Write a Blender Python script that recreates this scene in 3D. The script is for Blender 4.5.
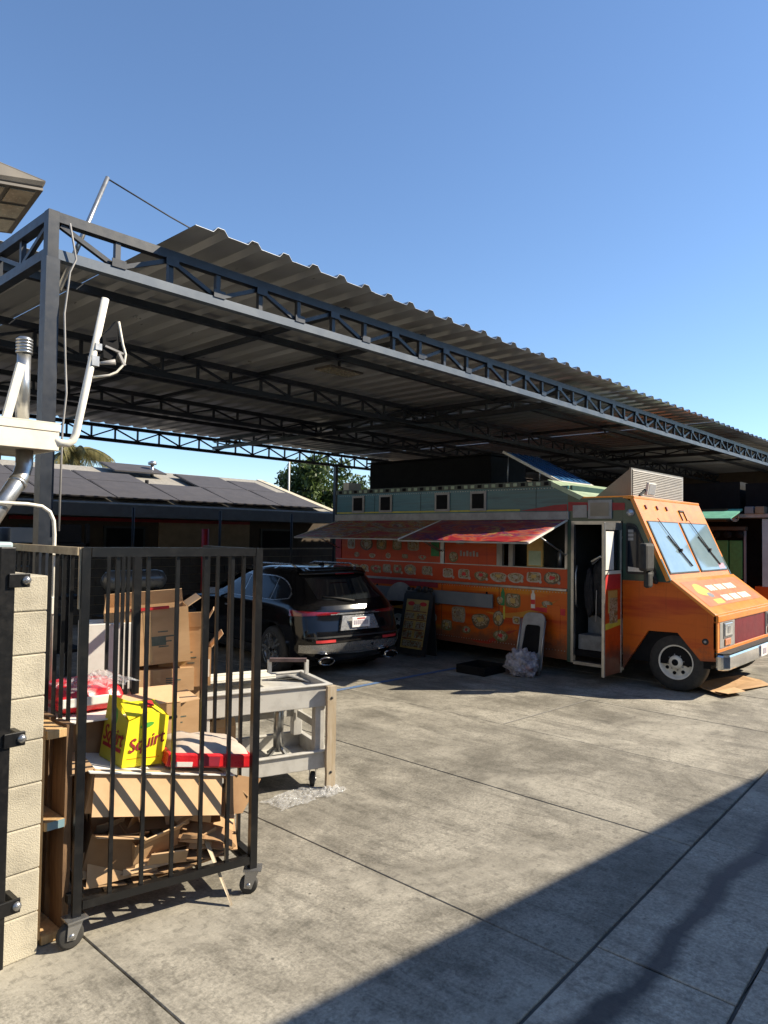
import bpy, bmesh, math, random
from mathutils import Vector, Matrix, noise
random.seed(7)
R = math.radians
scene = bpy.context.scene
for o in list(bpy.data.objects): bpy.data.objects.remove(o)
COL = scene.collection

# ------------------------------------------------------------------ camera
CAM_H = 2.0
pitch, roll, az = R(1.9), R(0.8), R(42.7)
fw0 = Vector((math.cos(az), math.sin(az), 0)); rt0 = Vector((math.sin(az), -math.cos(az), 0)); up0 = Vector((0, 0, 1))
fw = fw0*math.cos(pitch) + up0*math.sin(pitch); up1 = up0*math.cos(pitch) - fw0*math.sin(pitch)
rt = rt0*math.cos(roll) + up1*math.sin(roll); up = up1*math.cos(roll) - rt0*math.sin(roll)
cam = bpy.data.cameras.new('camera'); cam.sensor_fit = 'HORIZONTAL'; cam.sensor_width = 36.0
cam.lens = 36.0*710/768; cam.clip_end = 2000; cam.clip_start = 0.05
camo = bpy.data.objects.new('camera', cam); COL.objects.link(camo)
m3 = Matrix((rt, up, -fw)).transposed()
camo.matrix_world = Matrix.Translation((0, 0, CAM_H)) @ m3.to_4x4()
scene.camera = camo

# ------------------------------------------------------------------ sky, sun, exposure
SUN_EL = R(38)
sun_dir = Vector((-0.72, 0.69, 0)).normalized()*math.cos(SUN_EL) + Vector((0, 0, -math.sin(SUN_EL)))   # the way the light travels
world = bpy.data.worlds.new('World'); scene.world = world; world.use_nodes = True
wn = world.node_tree; wn.nodes.clear()
wo = wn.nodes.new('ShaderNodeOutputWorld'); wb = wn.nodes.new('ShaderNodeBackground'); sk = wn.nodes.new('ShaderNodeTexSky')
sk.sky_type = 'NISHITA'; sk.sun_disc = False; sk.sun_elevation = SUN_EL
sk.sun_rotation = math.atan2(-sun_dir.x, -sun_dir.y)
sk.altitude = 50; sk.air_density = 1.0; sk.dust_density = 0.05; sk.ozone_density = 5.0
wb.inputs['Strength'].default_value = 0.102
wn.links.new(sk.outputs[0], wb.inputs[0]); wn.links.new(wb.outputs[0], wo.inputs[0])
sl = bpy.data.lights.new('sun', 'SUN'); sl.energy = 5.0; sl.angle = R(0.53); sl.color = (1.0, 0.885, 0.70)
so = bpy.data.objects.new('sun', sl); COL.objects.link(so); so.location = (20, -20, 30)
so.rotation_euler = sun_dir.to_track_quat('-Z', 'Y').to_euler()
vs = scene.view_settings; vs.view_transform = 'Standard'; vs.look = 'None'; vs.gamma = 1.0; vs.use_curve_mapping = False
vs.exposure = 0.98

# ------------------------------------------------------------------ materials
MATS = {}
def newmat(name):
    m = bpy.data.materials.new(name); m.use_nodes = True; nt = m.node_tree; nt.nodes.clear()
    out = nt.nodes.new('ShaderNodeOutputMaterial'); b = nt.nodes.new('ShaderNodeBsdfPrincipled')
    nt.links.new(b.outputs[0], out.inputs[0]); MATS[name] = m
    return m, nt, b
def N(nt, t, **kw):
    n = nt.nodes.new(t)
    for k, v in kw.items(): setattr(n, k, v)
    return n
def L(nt, a, b): nt.links.new(a, b)
def noise_n(nt, vec, scale, detail=5, rough=.55, dist=0):
    n = N(nt, 'ShaderNodeTexNoise'); n.inputs['Scale'].default_value = scale; n.inputs['Detail'].default_value = detail
    n.inputs['Roughness'].default_value = rough; n.inputs['Distortion'].default_value = dist
    if vec is not None: L(nt, vec, n.inputs['Vector'])
    return n.outputs['Fac']
def ramp(nt, fac, stops, interp='LINEAR'):
    r = N(nt, 'ShaderNodeValToRGB'); r.color_ramp.interpolation = interp
    e = r.color_ramp.elements
    while len(e) < len(stops): e.new(.5)
    for i, (p, c) in enumerate(stops):
        e[i].position = p
        e[i].color = (c, c, c, 1) if isinstance(c, (int, float)) else (*c, 1)
    L(nt, fac, r.inputs[0]); return r.outputs[0]
def mixc(nt, fac, a, b, blend='MIX'):
    n = N(nt, 'ShaderNodeMix', data_type='RGBA', blend_type=blend)
    for s, v in ((n.inputs['Factor'], fac), (n.inputs['A'], a), (n.inputs['B'], b)): pass
    f, A, B = n.inputs[0], n.inputs[6], n.inputs[7]
    for s, v in ((f, fac), (A, a), (B, b)):
        if isinstance(v, (int, float)): s.default_value = v if s is f else (v, v, v, 1)
        elif isinstance(v, tuple): s.default_value = (*v, 1)
        else: L(nt, v, s)
    return n.outputs[2]
def math_n(nt, op, a, b=None, c=None):
    n = N(nt, 'ShaderNodeMath', operation=op)
    for i, v in enumerate((a, b, c)):
        if v is None: continue
        if isinstance(v, (int, float)): n.inputs[i].default_value = v
        else: L(nt, v, n.inputs[i])
    return n.outputs[0]
def objvec(nt, stretch=(1, 1, 1), world_pos=False, rnd=True):
    if world_pos: src = N(nt, 'ShaderNodeNewGeometry').outputs['Position']
    else: src = N(nt, 'ShaderNodeTexCoord').outputs['Object']
    mp = N(nt, 'ShaderNodeMapping'); mp.inputs['Scale'].default_value = stretch; L(nt, src, mp.inputs['Vector'])
    if rnd and not world_pos:
        oi = N(nt, 'ShaderNodeObjectInfo'); ad = N(nt, 'ShaderNodeVectorMath', operation='ADD')
        sc = N(nt, 'ShaderNodeMath', operation='MULTIPLY'); sc.inputs[1].default_value = 37.0; L(nt, oi.outputs['Random'], sc.inputs[0])
        L(nt, mp.outputs[0], ad.inputs[0]); L(nt, sc.outputs[0], ad.inputs[1]); return ad.outputs[0]
    return mp.outputs[0]
def bump(nt, b, h, strength, dist=.01):
    n = N(nt, 'ShaderNodeBump'); n.inputs['Strength'].default_value = strength; n.inputs['Distance'].default_value = dist
    L(nt, h, n.inputs['Height']); L(nt, n.outputs[0], b.inputs['Normal'])
def mat(name, c, c2=None, rough=.6, metal=0., scale=6, bmp=0., bscale=60, stretch=(1, 1, 1), coat=0., lo=.35, hi=.65, wpos=False, rvar=.12, objvar=0., bdist=.004, spec=.5, transl=0.):
    """paint / metal / cloth with worn patches of a second colour, uneven gloss and fine relief"""
    m, nt, b = newmat(name)
    v = objvec(nt, stretch, wpos)
    if c2 is None: c2 = tuple(x*.72 for x in c)
    f = noise_n(nt, v, scale, 7, .62)
    col = mixc(nt, ramp(nt, f, [(lo, 0.), (hi, 1.)]), c, c2)
    if objvar:
        oi = N(nt, 'ShaderNodeObjectInfo')
        k = math_n(nt, 'MULTIPLY_ADD', oi.outputs['Random'], objvar, 1-objvar/2)
        col = mixc(nt, 1., col, k, 'MULTIPLY')
    L(nt, col, b.inputs['Base Color'])
    f2 = noise_n(nt, v, scale*3.3, 4)
    L(nt, math_n(nt, 'MULTIPLY_ADD', f2, rvar*2, rough-rvar), b.inputs['Roughness'])
    b.inputs['Metallic'].default_value = metal; b.inputs['Coat Weight'].default_value = coat
    b.inputs['Coat Roughness'].default_value = .06; b.inputs['Specular IOR Level'].default_value = spec
    if bmp: bump(nt, b, noise_n(nt, v, bscale, 5, .6), bmp, bdist)
    if transl:
        b.inputs['Transmission Weight'].default_value = transl
    return m

def concrete(name, base, dark, gutter=False):
    m, nt, b = newmat(name)
    v = objvec(nt, (1, 1, 1), True)
    big = noise_n(nt, v, .62, 7, .66, .9)
    mid = noise_n(nt, v, 2.6, 8, .68, .3)
    fine = noise_n(nt, v, 55, 6, .75)
    grit = noise_n(nt, v, 240, 2, .6)
    vstr = objvec(nt, (3.2, .62, 1), True); streak = noise_n(nt, vstr, 1.7, 8, .72, .8)
    vbr = objvec(nt, (60, 2.0, 1), True); broom = noise_n(nt, vbr, 2.0, 3, .6)
    oi = N(nt, 'ShaderNodeObjectInfo')
    col = mixc(nt, ramp(nt, big, [(.36, 0.), (.62, 1.)]), base, dark)
    col = mixc(nt, ramp(nt, streak, [(.48, 0.), (.68, .7)]), col, tuple(x*.55 for x in dark))
    col = mixc(nt, ramp(nt, mid, [(.50, 0.), (.74, .6)]), col, tuple(min(1, x*1.25) for x in base))
    col = mixc(nt, ramp(nt, mid, [(.2, .6), (.40, 0.)]), col, tuple(x*.5 for x in dark))
    col = mixc(nt, .7, col, ramp(nt, fine, [(.28, .15), (.72, .85)]), 'OVERLAY')
    col = mixc(nt, .3, col, ramp(nt, noise_n(nt, objvec(nt, (22, 1.6, 1), True), 2.2, 5, .7), [(.3, .3), (.7, .7)]), 'OVERLAY')
    wear = noise_n(nt, objvec(nt, (.9, .5, 1), True), .8, 4, .5, 1.2)
    col = mixc(nt, ramp(nt, wear, [(.50, 0.), (.64, .45)]), col, tuple(x*.62 for x in dark))
    pale = noise_n(nt, objvec(nt, (.7, .7, 1), True), 1.3, 5, .55, .8)
    col = mixc(nt, ramp(nt, pale, [(.54, 0.), (.66, .5)]), col, tuple(min(1, x*1.3) for x in base))
    blot = noise_n(nt, v, 5.5, 8, .72, .6)
    col = mixc(nt, ramp(nt, blot, [(.53, 0.), (.68, .42)]), col, tuple(x*.55 for x in dark))
    blot2 = noise_n(nt, v, 17, 6, .7, .3)
    col = mixc(nt, ramp(nt, blot2, [(.52, 0.), (.64, .45)]), col, tuple(x*.45 for x in dark))
    # oil drips and gum spots
    vo = N(nt, 'ShaderNodeTexVoronoi'); vo.inputs['Scale'].default_value = 1.7; L(nt, v, vo.inputs['Vector'])
    dd = math_n(nt, 'ADD', vo.outputs['Distance'], math_n(nt, 'MULTIPLY', mid, .16))
    spot = ramp(nt, dd, [(.10, .85), (.16, 0.)])
    gate = ramp(nt, noise_n(nt, v, .9, 2), [(.44, 0.), (.55, 1.)])
    col = mixc(nt, math_n(nt, 'MULTIPLY', spot, gate), col, (.035, .032, .028))
    vs2 = N(nt, 'ShaderNodeTexVoronoi'); vs2.inputs['Scale'].default_value = 9; L(nt, v, vs2.inputs['Vector'])
    sp2 = ramp(nt, vs2.outputs['Distance'], [(.05, .75), (.085, 0.)])
    gate2 = ramp(nt, noise_n(nt, v, 2.1, 2), [(.50, 0.), (.58, 1.)])
    col = mixc(nt, math_n(nt, 'MULTIPLY', sp2, gate2), col, (.05, .045, .04))
    # hairline cracks
    cr = N(nt, 'ShaderNodeTexVoronoi', feature='DISTANCE_TO_EDGE'); cr.inputs['Scale'].default_value = .33
    wv = N(nt, 'ShaderNodeVectorMath', operation='ADD'); nz = N(nt, 'ShaderNodeTexNoise'); nz.inputs['Scale'].default_value = 3; nz.inputs['Detail'].default_value = 6
    L(nt, v, nz.inputs['Vector']); L(nt, v, wv.inputs[0]); L(nt, nz.outputs['Color'], wv.inputs[1]); L(nt, wv.outputs[0], cr.inputs['Vector'])
    crk = math_n(nt, 'MULTIPLY', ramp(nt, cr.outputs['Distance'], [(.0008, .45), (.0022, 0.)]), ramp(nt, noise_n(nt, v, .7, 2), [(.5, 0.), (.6, 1.)]))
    col = mixc(nt, crk, col, (.05, .045, .04))
    k = math_n(nt, 'MULTIPLY_ADD', oi.outputs['Random'], .22, .89)
    col = mixc(nt, 1., col, k, 'MULTIPLY')
    rgh = math_n(nt, 'MULTIPLY_ADD', mid, .25, .68)
    if gutter:       # the damp run of water along the drain
        sx = N(nt, 'ShaderNodeSeparateXYZ'); L(nt, v, sx.inputs[0])
        wob = math_n(nt, 'MULTIPLY_ADD', noise_n(nt, objvec(nt, (.8, .8, 1), True), 1.3, 6, .62), .36, -.18)
        dy = math_n(nt, 'ABSOLUTE', math_n(nt, 'ADD', math_n(nt, 'SUBTRACT', sx.outputs['Y'], 1.36), wob))
        wet = ramp(nt, math_n(nt, 'ADD', dy, math_n(nt, 'MULTIPLY', mid, .10)), [(.085, 1.), (.15, 0.)])
        col = mixc(nt, math_n(nt, 'MULTIPLY', wet, .9), col, (.018, .017, .017))
        rgh = math_n(nt, 'MULTIPLY_ADD', wet, -.3, rgh)
    L(nt, col, b.inputs['Base Color']); L(nt, rgh, b.inputs['Roughness'])
    h = math_n(nt, 'ADD', math_n(nt, 'MULTIPLY', fine, .6), math_n(nt, 'ADD', math_n(nt, 'MULTIPLY', broom, .5), math_n(nt, 'MULTIPLY', grit, .35)))
    bump(nt, b, h, .35, .004)
    return m

def glass(name, tint=(.6, .7, .7), rough=.02, dark=False):
    m, nt, b = newmat(name)
    if dark:
        b.inputs['Base Color'].default_value = (*tint, 1); b.inputs['Roughness'].default_value = rough
        b.inputs['Specular IOR Level'].default_value = .8; b.inputs['Coat Weight'].default_value = .6; b.inputs['Coat Roughness'].default_value = .03
    else:
        b.inputs['Base Color'].default_value = (*tint, 1); b.inputs['Roughness'].default_value = rough
        b.inputs['Transmission Weight'].default_value = 1.; b.inputs['IOR'].default_value = 1.3
    return m

def film(name, c, rough=.25, alpha=.35):
    m, nt, b = newmat(name)
    v = objvec(nt)
    b.inputs['Base Color'].default_value = (*c, 1); b.inputs['Roughness'].default_value = rough
    f = noise_n(nt, v, 14, 5)
    L(nt, ramp(nt, f, [(.3, alpha*.55), (.7, min(1, alpha*1.6))]), b.inputs['Alpha'])
    bump(nt, b, noise_n(nt, v, 22, 5, .6, 1.), .9, .02)
    return m

def pattern(name, stops, scale=8, dist=1.5, rough=.45, detail=4, stretch=(1, 1, 1), rnd=True):
    """printed picture: blotches in the print's colours"""
    m, nt, b = newmat(name)
    v = objvec(nt, stretch, False, rnd)
    f = noise_n(nt, v, scale, detail, .6, dist)
    L(nt, ramp(nt, f, stops), b.inputs['Base Color']); b.inputs['Roughness'].default_value = rough
    return m

def wrap_paint(name, c1, c2, c3, rough=.35):
    """printed vinyl wrap: diagonal streaks from orange to red"""
    m, nt, b = newmat(name)
    tc = N(nt, 'ShaderNodeTexCoord').outputs['Object']
    mp = N(nt, 'ShaderNodeMapping'); mp.inputs['Rotation'].default_value = (R(48), 0, 0); mp.inputs['Scale'].default_value = (.3, .35, 4.2)
    L(nt, tc, mp.inputs['Vector'])
    f = noise_n(nt, mp.outputs[0], 1.1, 5, .6, .2)
    col = ramp(nt, f, [(.32, c3), (.46, c1), (.56, c1), (.68, c2)])
    g = noise_n(nt, tc, 3, 7, .7)
    col = mixc(nt, ramp(nt, g, [(.5, 0.), (.85, .45)]), col, tuple(x*.45 for x in c1))
    sp = N(nt, 'ShaderNodeSeparateXYZ'); L(nt, tc, sp.inputs[0])
    splash = math_n(nt, 'ADD', sp.outputs['Z'], math_n(nt, 'MULTIPLY', noise_n(nt, tc, 5, 7, .7), -.75))
    col = mixc(nt, ramp(nt, splash, [(-.12, .75), (.22, 0.)]), col, (.07, .05, .035))
    run = noise_n(nt, objvec(nt, (1, 26, .8), False, False), 1.2, 5, .7)
    col = mixc(nt, ramp(nt, run, [(.56, 0.), (.74, .5)]), col, tuple(x*.35 for x in c1))
    L(nt, col, b.inputs['Base Color'])
    L(nt, math_n(nt, 'MULTIPLY_ADD', noise_n(nt, tc, 9, 4), .3, rough-.12), b.inputs['Roughness'])
    b.inputs['Specular IOR Level'].default_value = .35
    bump(nt, b, noise_n(nt, tc, 2.6, 3, .5), .25, .03)
    return m

def plain_grid(name, c, line, sx, sz, off=(0, 0, 0), rough=.8, bmp=.3):
    """rendered/cast surface with fine grit"""
    return mat(name, c, line, rough=rough, scale=3, bmp=bmp, bscale=120)

mConc = concrete('driveway_concrete', (.325, .303, .252), (.145, .133, .107))
mGut = concrete('gutter_concrete', (.40, .365, .30), (.27, .245, .20), True)
mGround = mat('earth_grit', (.05, .045, .04), (.09, .08, .07), .95, scale=3, bmp=.4, wpos=True)
mAsph = mat('street_asphalt', (.05, .05, .05), (.075, .072, .07), .9, scale=2, bmp=.6, bscale=200, wpos=True)
mNavy = mat('navy_steel', (.009, .013, .021), (.026, .032, .044), .40, .1, scale=5, lo=.45, hi=.8, bmp=.05, bscale=90, objvar=.5)
mSheet = mat('weathered_sheet', (.42, .435, .45), (.335, .345, .355), .33, .5, scale=1.6, stretch=(2, .5, 1), bmp=.03)
mNavyLit = mat('sunlit_dusty_navy_steel', (.045, .066, .098), (.10, .12, .145), .5, .1, scale=4, lo=.4, hi=.8)  # navy lightened in colour: sunlight plus dust on the front bottom chord
mBlack = mat('black_gate_paint', (.007, .007, .0075), (.026, .024, .022), .36, .1, scale=14, lo=.5, hi=.85, bmp=.08, bscale=70)
mTanRail = mat('tan_rail', (.42, .34, .22), (.26, .2, .13), .7, .1, scale=12, bmp=.1)  # tan colour for the left leaf's top rail and edge strip
mBlock = mat('concrete_block', (.45, .41, .32), (.20, .18, .14), .93, scale=4.5, lo=.46, hi=.86, bmp=.8, bscale=150, bdist=.005, objvar=.18)
mMortar = mat('mortar', (.33, .29, .22), (.22, .19, .15), .95, scale=8, bmp=.6)
mGalv = mat('galvanised', (.52, .52, .50), (.36, .36, .35), .32, .85, scale=9, bmp=.03)
mWhiteP = mat('white_paint', (.74, .71, .63), (.60, .57, .48), .5, scale=6, bmp=.05)
mCream = mat('cream_paint', (.72, .67, .56), (.58, .53, .42), .55, scale=7, lo=.45, hi=.8, bmp=.08)
mSoffit = mat('soffit', (.34, .29, .22), (.22, .18, .14), .8, scale=6, bmp=.1)
mCard = mat('cardboard', (.47, .30, .16), (.37, .225, .11), .82, scale=3, bmp=.12, bscale=30, stretch=(1, 1, 3), objvar=.22)
mCardIn = mat('cardboard_inside', (.55, .37, .21), (.44, .28, .15), .85, scale=3, bmp=.15, objvar=.2)
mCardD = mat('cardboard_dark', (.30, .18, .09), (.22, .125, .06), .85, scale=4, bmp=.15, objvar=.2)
mTape = mat('packing_tape', (.50, .34, .18), (.42, .27, .13), .25, scale=8, coat=.4)
mPrint = mat('box_print', (.06, .09, .07), (.12, .13, .11), .8, scale=20)
mRedInk = mat('red_ink', (.58, .03, .03), (.45, .02, .025), .6, scale=10)
mWhiteCard = mat('white_card', (.72, .70, .66), (.6, .57, .52), .7, scale=5, bmp=.06)
mWood = mat('pallet_wood', (.52, .35, .17), (.38, .23, .10), .8, scale=4, stretch=(9, 9, 1), bmp=.35, bscale=30, objvar=.2)
mWoodD = mat('weathered_wood', (.19, .11, .055), (.10, .058, .03), .85, scale=4, stretch=(9, 9, 1), bmp=.5, bscale=30)
mWoodP = mat('pale_wood', (.46, .39, .29), (.36, .28, .18), .75, scale=4, stretch=(9, 9, 1), bmp=.3, bscale=30)
mBlueChip = mat('blue_chipped_paint', (.12, .24, .30), (.22, .27, .27), .7, scale=18)
mYellow = mat('yellow_carton', (.86, .72, .02), (.80, .62, .015), .5, scale=5, bmp=.05)
mYellowShade = mat('yellow_carton_shaded', (.55, .50, .03), (.42, .42, .05), .5, scale=5, bmp=.05)  # darker copy of the yellow: shade painted onto the box's left side
mGreen = mat('leaf_print', (.06, .30, .03), (.10, .38, .05), .5, scale=9)
mMaroon = mat('maroon_print', (.30, .015, .03), (.22, .012, .03), .5, scale=9)
mRedPl = mat('red_plastic', (.66, .02, .025), (.50, .012, .02), .3, scale=9, bmp=.5, bscale=18, bdist=.01)
mFlour = mat('paper_sack', (.46, .39, .32), (.36, .29, .24), .8, scale=6, bmp=.25)
mFilm = film('clear_wrap', (.70, .71, .72), .12, .22)
mBagW = film('white_bag_film', (.46, .43, .46), .3, .62)
mCart = mat('grey_cart_plastic', (.46, .45, .42), (.30, .285, .26), .55, scale=8, lo=.45, hi=.8, bmp=.12)
mCartD = mat('cart_handle_plastic', (.16, .11, .10), (.09, .06, .055), .45, scale=8)
mRubber = mat('rubber', (.018, .018, .018), (.035, .033, .03), .75, scale=14, bmp=.15)
mChrome = mat('chrome', (.75, .75, .76), (.6, .6, .6), .12, 1., scale=5, rvar=.05)
mCarPaint = mat('black_car_paint', (.003, .003, .004), (.005, .005, .006), .10, .0, scale=3, rvar=.02, spec=.5)
mCarTrim = mat('black_plastic_trim', (.012, .012, .013), (.02, .02, .02), .5, scale=8)
mCarGlass = glass('tinted_glass', (.010, .012, .014), .03, True)
mCarGlassB = mat('side_window_glass', (.006, .009, .016), (.009, .014, .022), .08, scale=3, rvar=.02, spec=.3)
mSilver = mat('silver_trim', (.38, .38, .38), (.31, .31, .31), .28, .8, scale=5)
mTail = mat('red_lamp_lens', (.22, .004, .008), (.12, .002, .005), .12, scale=30, coat=1., rvar=.04)
mPlateW = mat('plate_white', (.80, .78, .77), (.70, .68, .68), .4, scale=14)
mPlateInk = mat('plate_ink', (.25, .22, .28), (.4, .36, .4), .5, scale=30)
mOrange = wrap_paint('orange_wrap', (.56, .105, .006), (.60, .21, .010), (.40, .04, .006))
mOrangeK = wrap_paint('orange_red_wrap', (.47, .055, .007), (.52, .10, .010), (.36, .03, .007))
mOrangeF = mat('orange_front_paint', (.74, .25, .022), (.62, .16, .016), .34, scale=4, coat=.3, lo=.4, hi=.8)
mYelW = mat('yellow_flame_print', (.50, .24, .02), (.46, .15, .015), .4, scale=5)
mRedW = mat('red_flame_print', (.34, .03, .01), (.28, .02, .01), .4, scale=5)
mDecalR = mat('red_hood_decal', (.60, .12, .05), (.55, .19, .06), .4, scale=5)
mDarkRed = mat('dark_red_grille', (.17, .006, .012), (.12, .004, .01), .45, scale=5, bmp=.05)
mCabGreen = mat('green_cab_paint', (.020, .055, .038), (.03, .07, .05), .35, scale=6, coat=.2)
mTeal = pattern('teal_band_print', [(.30, (.012, .06, .075)), (.48, (.03, .12, .14)), (.62, (.03, .09, .10)), (.75, (.02, .12, .09))], 2.2, .6, .3, 4, (.4, .4, 7), False)
mTrimG = mat('dark_roof_trim', (.05, .06, .05), (.10, .12, .09), .5, scale=9)
mYelL = mat('yellow_line_paint', (.55, .48, .05), (.4, .36, .04), .5, scale=8)
mGreyW = mat('grey_white_trim', (.34, .33, .315), (.24, .23, .22), .5, scale=7)
mFood = pattern('menu_food_print', [(.26, (.04, .02, .012)), (.40, (.28, .18, .09)), (.48, (.45, .38, .28)), (.54, (.10, .12, .03)), (.62, (.30, .08, .02)), (.72, (.05, .03, .02)), (.80, (.40, .33, .22))], 16, 1.2, .45, 3)
mFoodP = mat('menu_plate_white', (.30, .25, .20), (.20, .14, .09), .45, scale=14)
mAwn = pattern('awning_print', [(.28, (.03, .015, .04)), (.37, (.34, .025, .03)), (.45, (.30, .03, .05)), (.49, (.45, .30, .05)), (.53, (.12, .02, .03)), (.58, (.42, .36, .28)), (.63, (.06, .03, .05)), (.72, (.36, .03, .03))], 2.4, 2.8, .5, 6, (1, .45, 1), False)
mAwn2 = pattern('red_awning_print', [(.26, (.05, .01, .03)), (.36, (.24, .010, .022)), (.43, (.30, .014, .022)), (.48, (.36, .10, .04)), (.52, (.05, .02, .10)), (.57, (.28, .014, .03)), (.62, (.34, .25, .08)), (.67, (.05, .015, .05)), (.76, (.26, .010, .022))], 2.4, 2.2, .5, 6, (1, .4, 1), False)
mSteelD = mat('stainless_dull', (.42, .42, .41), (.30, .30, .29), .35, .8, scale=6)
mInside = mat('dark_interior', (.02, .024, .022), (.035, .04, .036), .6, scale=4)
mGreyBlue = mat('grey_blue_panel', (.12, .14, .165), (.16, .175, .19), .5, scale=4)
mGreyStep = mat('grey_step', (.22, .23, .23), (.14, .14, .14), .6, scale=8)
mCloth = mat('black_cloth', (.012, .012, .014), (.03, .03, .032), .9, scale=12, bmp=.5, bscale=25, bdist=.01)
mACm = mat('beige_metal', (.23, .21, .175), (.17, .155, .13), .45, .3, scale=4, lo=.4, hi=.8)
mBlueT = mat('blue_sheet', (.02, .11, .27), (.012, .06, .16), .35, scale=6, bmp=.1)
mMint = mat('mint_canvas', (.14, .42, .30), (.10, .30, .22), .6, scale=5, bmp=.1)
mPaleGreen = mat('pale_green_roof', (.36, .44, .30), (.22, .30, .20), .45, scale=5, lo=.35, hi=.7)
mWind = mat('windshield_glass', (.26, .36, .40), (.19, .28, .33), .06, scale=2, coat=1., rvar=.04)  # pale blue base colour stands in for sky haze reflected in the panes
mLens = mat('lamp_lens', (.55, .55, .54), (.35, .36, .37), .12, .4, scale=40, coat=1.)
mAmber = mat('amber_lens', (.65, .20, .02), (.5, .13, .01), .2, scale=20, coat=1.)
mDarkBox = mat('black_rooftop_casing', (.006, .006, .007), (.010, .010, .011), .75, scale=5, spec=.15)
mShingle = mat('grey_shingle', (.30, .28, .24), (.20, .185, .16), .9, scale=12, bmp=.5, bscale=60)
mSolar = mat('solar_glass', (.058, .054, .055), (.074, .068, .068), .62, scale=3, spec=.3)
mRake = mat('tan_rake_board', (.55, .48, .36), (.44, .38, .28), .8, scale=5)
mFasc = mat('slate_fascia', (.10, .115, .13), (.08, .09, .10), .6, scale=5)
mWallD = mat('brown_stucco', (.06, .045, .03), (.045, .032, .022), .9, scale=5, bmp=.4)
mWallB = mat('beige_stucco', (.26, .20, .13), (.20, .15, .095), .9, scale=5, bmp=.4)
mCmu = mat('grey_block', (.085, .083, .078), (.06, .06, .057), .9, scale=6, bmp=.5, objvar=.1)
mRedP = mat('red_post_paint', (.30, .012, .02), (.22, .01, .015), .5, scale=7)
mBark = mat('bark', (.12, .085, .055), (.07, .05, .03), .9, scale=8, bmp=.6, stretch=(3, 3, .5))
mPalmTrunk = mat('palm_trunk', (.17, .12, .08), (.10, .07, .045), .9, scale=8, bmp=.7, stretch=(1, 1, 5))
mBlueLine = mat('blue_line_paint', (.06, .13, .28), (.18, .19, .21), .8, scale=18, wpos=True, lo=.45, hi=.75)
mFloodB = mat('flood_housing', (.20, .18, .155), (.15, .135, .115), .5, .3, scale=7)
mFloodF = mat('flood_frame', (.06, .052, .045), (.09, .08, .07), .5, .2, scale=9)
mFloodL = mat('flood_lens', (.30, .27, .20), (.16, .14, .10), .25, scale=18, coat=.6, lo=.3, hi=.7)
mCream2 = mat('stucco_neighbour', (.50, .44, .35), (.42, .37, .29), .9, scale=3, bmp=.5)
mBlackboard = mat('board_frame', (.016, .015, .015), (.03, .028, .026), .5, scale=8)
mMenu = pattern('menu_board_print', [(.28, (.18, .03, .015)), (.42, (.48, .28, .06)), (.55, (.52, .36, .10)), (.66, (.20, .05, .02)), (.76, (.40, .33, .24))], 5, .8, .5, 5, (1, 1, 2))
mMenuT = mat('menu_yellow', (.50, .34, .10), (.42, .26, .07), .5, scale=6)
mWhiteDec = mat('white_decal', (.70, .66, .58), (.60, .54, .45), .5, scale=30)
mPink = mat('pink_sticker', (.62, .30, .36), (.5, .22, .3), .5, scale=30)
mSideWall2 = mat('pale_blue_truck', (.36, .46, .50), (.28, .36, .40), .4, scale=4)
mGreenCrate = mat('green_plastic', (.02, .16, .05), (.03, .22, .07), .5, scale=14)
mTank = mat('tank_paint', (.10, .105, .11), (.06, .065, .07), .3, .4, scale=5)

def leafmat(name, c, c2):
    m, nt, b = newmat(name)
    g = N(nt, 'ShaderNodeNewGeometry')
    col = ramp(nt, g.outputs['Random Per Island'], [(0., c), (.6, c2), (1., tuple(x*1.5 for x in c2))])
    L(nt, col, b.inputs['Base Color']); b.inputs['Roughness'].default_value = .55
    tr = N(nt, 'ShaderNodeBsdfTranslucent'); L(nt, col, tr.inputs[0])
    ms = N(nt, 'ShaderNodeMixShader'); ms.inputs[0].default_value = .3
    out = [n for n in nt.nodes if n.type == 'OUTPUT_MATERIAL'][0]
    L(nt, b.outputs[0], ms.inputs[1]); L(nt, tr.outputs[0], ms.inputs[2]); L(nt, ms.outputs[0], out.inputs[0])
    return m
mLeaf = leafmat('tree_leaves', (.025, .05, .012), (.06, .09, .02))
mPalm = leafmat('palm_leaves', (.10, .10, .03), (.20, .17, .06))

# ------------------------------------------------------------------ building blocks
MW = {}
def mw(o): return MW.get(o.name, Matrix())
def empty(name, loc, rz=0, label=None, cat=None, group=None):
    o = bpy.data.objects.new(name, None); COL.objects.link(o); o.empty_display_size = .2
    o.location = loc; o.rotation_euler = (0, 0, rz)
    MW[o.name] = Matrix.Translation(loc) @ Matrix.Rotation(rz, 4, 'Z')
    tag(o, label, cat, group); return o
def tag(o, label=None, cat=None, group=None, kind=None):
    if label: o['label'] = label
    if cat: o['category'] = cat
    if group: o['group'] = group
    if kind: o['kind'] = kind
    return o
def inst(name, mesh, parent, loc=(0, 0, 0), rot=(0, 0, 0), scale=(1, 1, 1)):
    o = bpy.data.objects.new(name, mesh); COL.objects.link(o); o.parent = parent
    o.location = loc; o.rotation_euler = rot; o.scale = scale
    MW[o.name] = mw(parent) @ Matrix.LocRotScale(Vector(loc), __import__('mathutils').Euler(rot), Vector(scale)) if parent else Matrix.LocRotScale(Vector(loc), __import__('mathutils').Euler(rot), Vector(scale))
    return o
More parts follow.
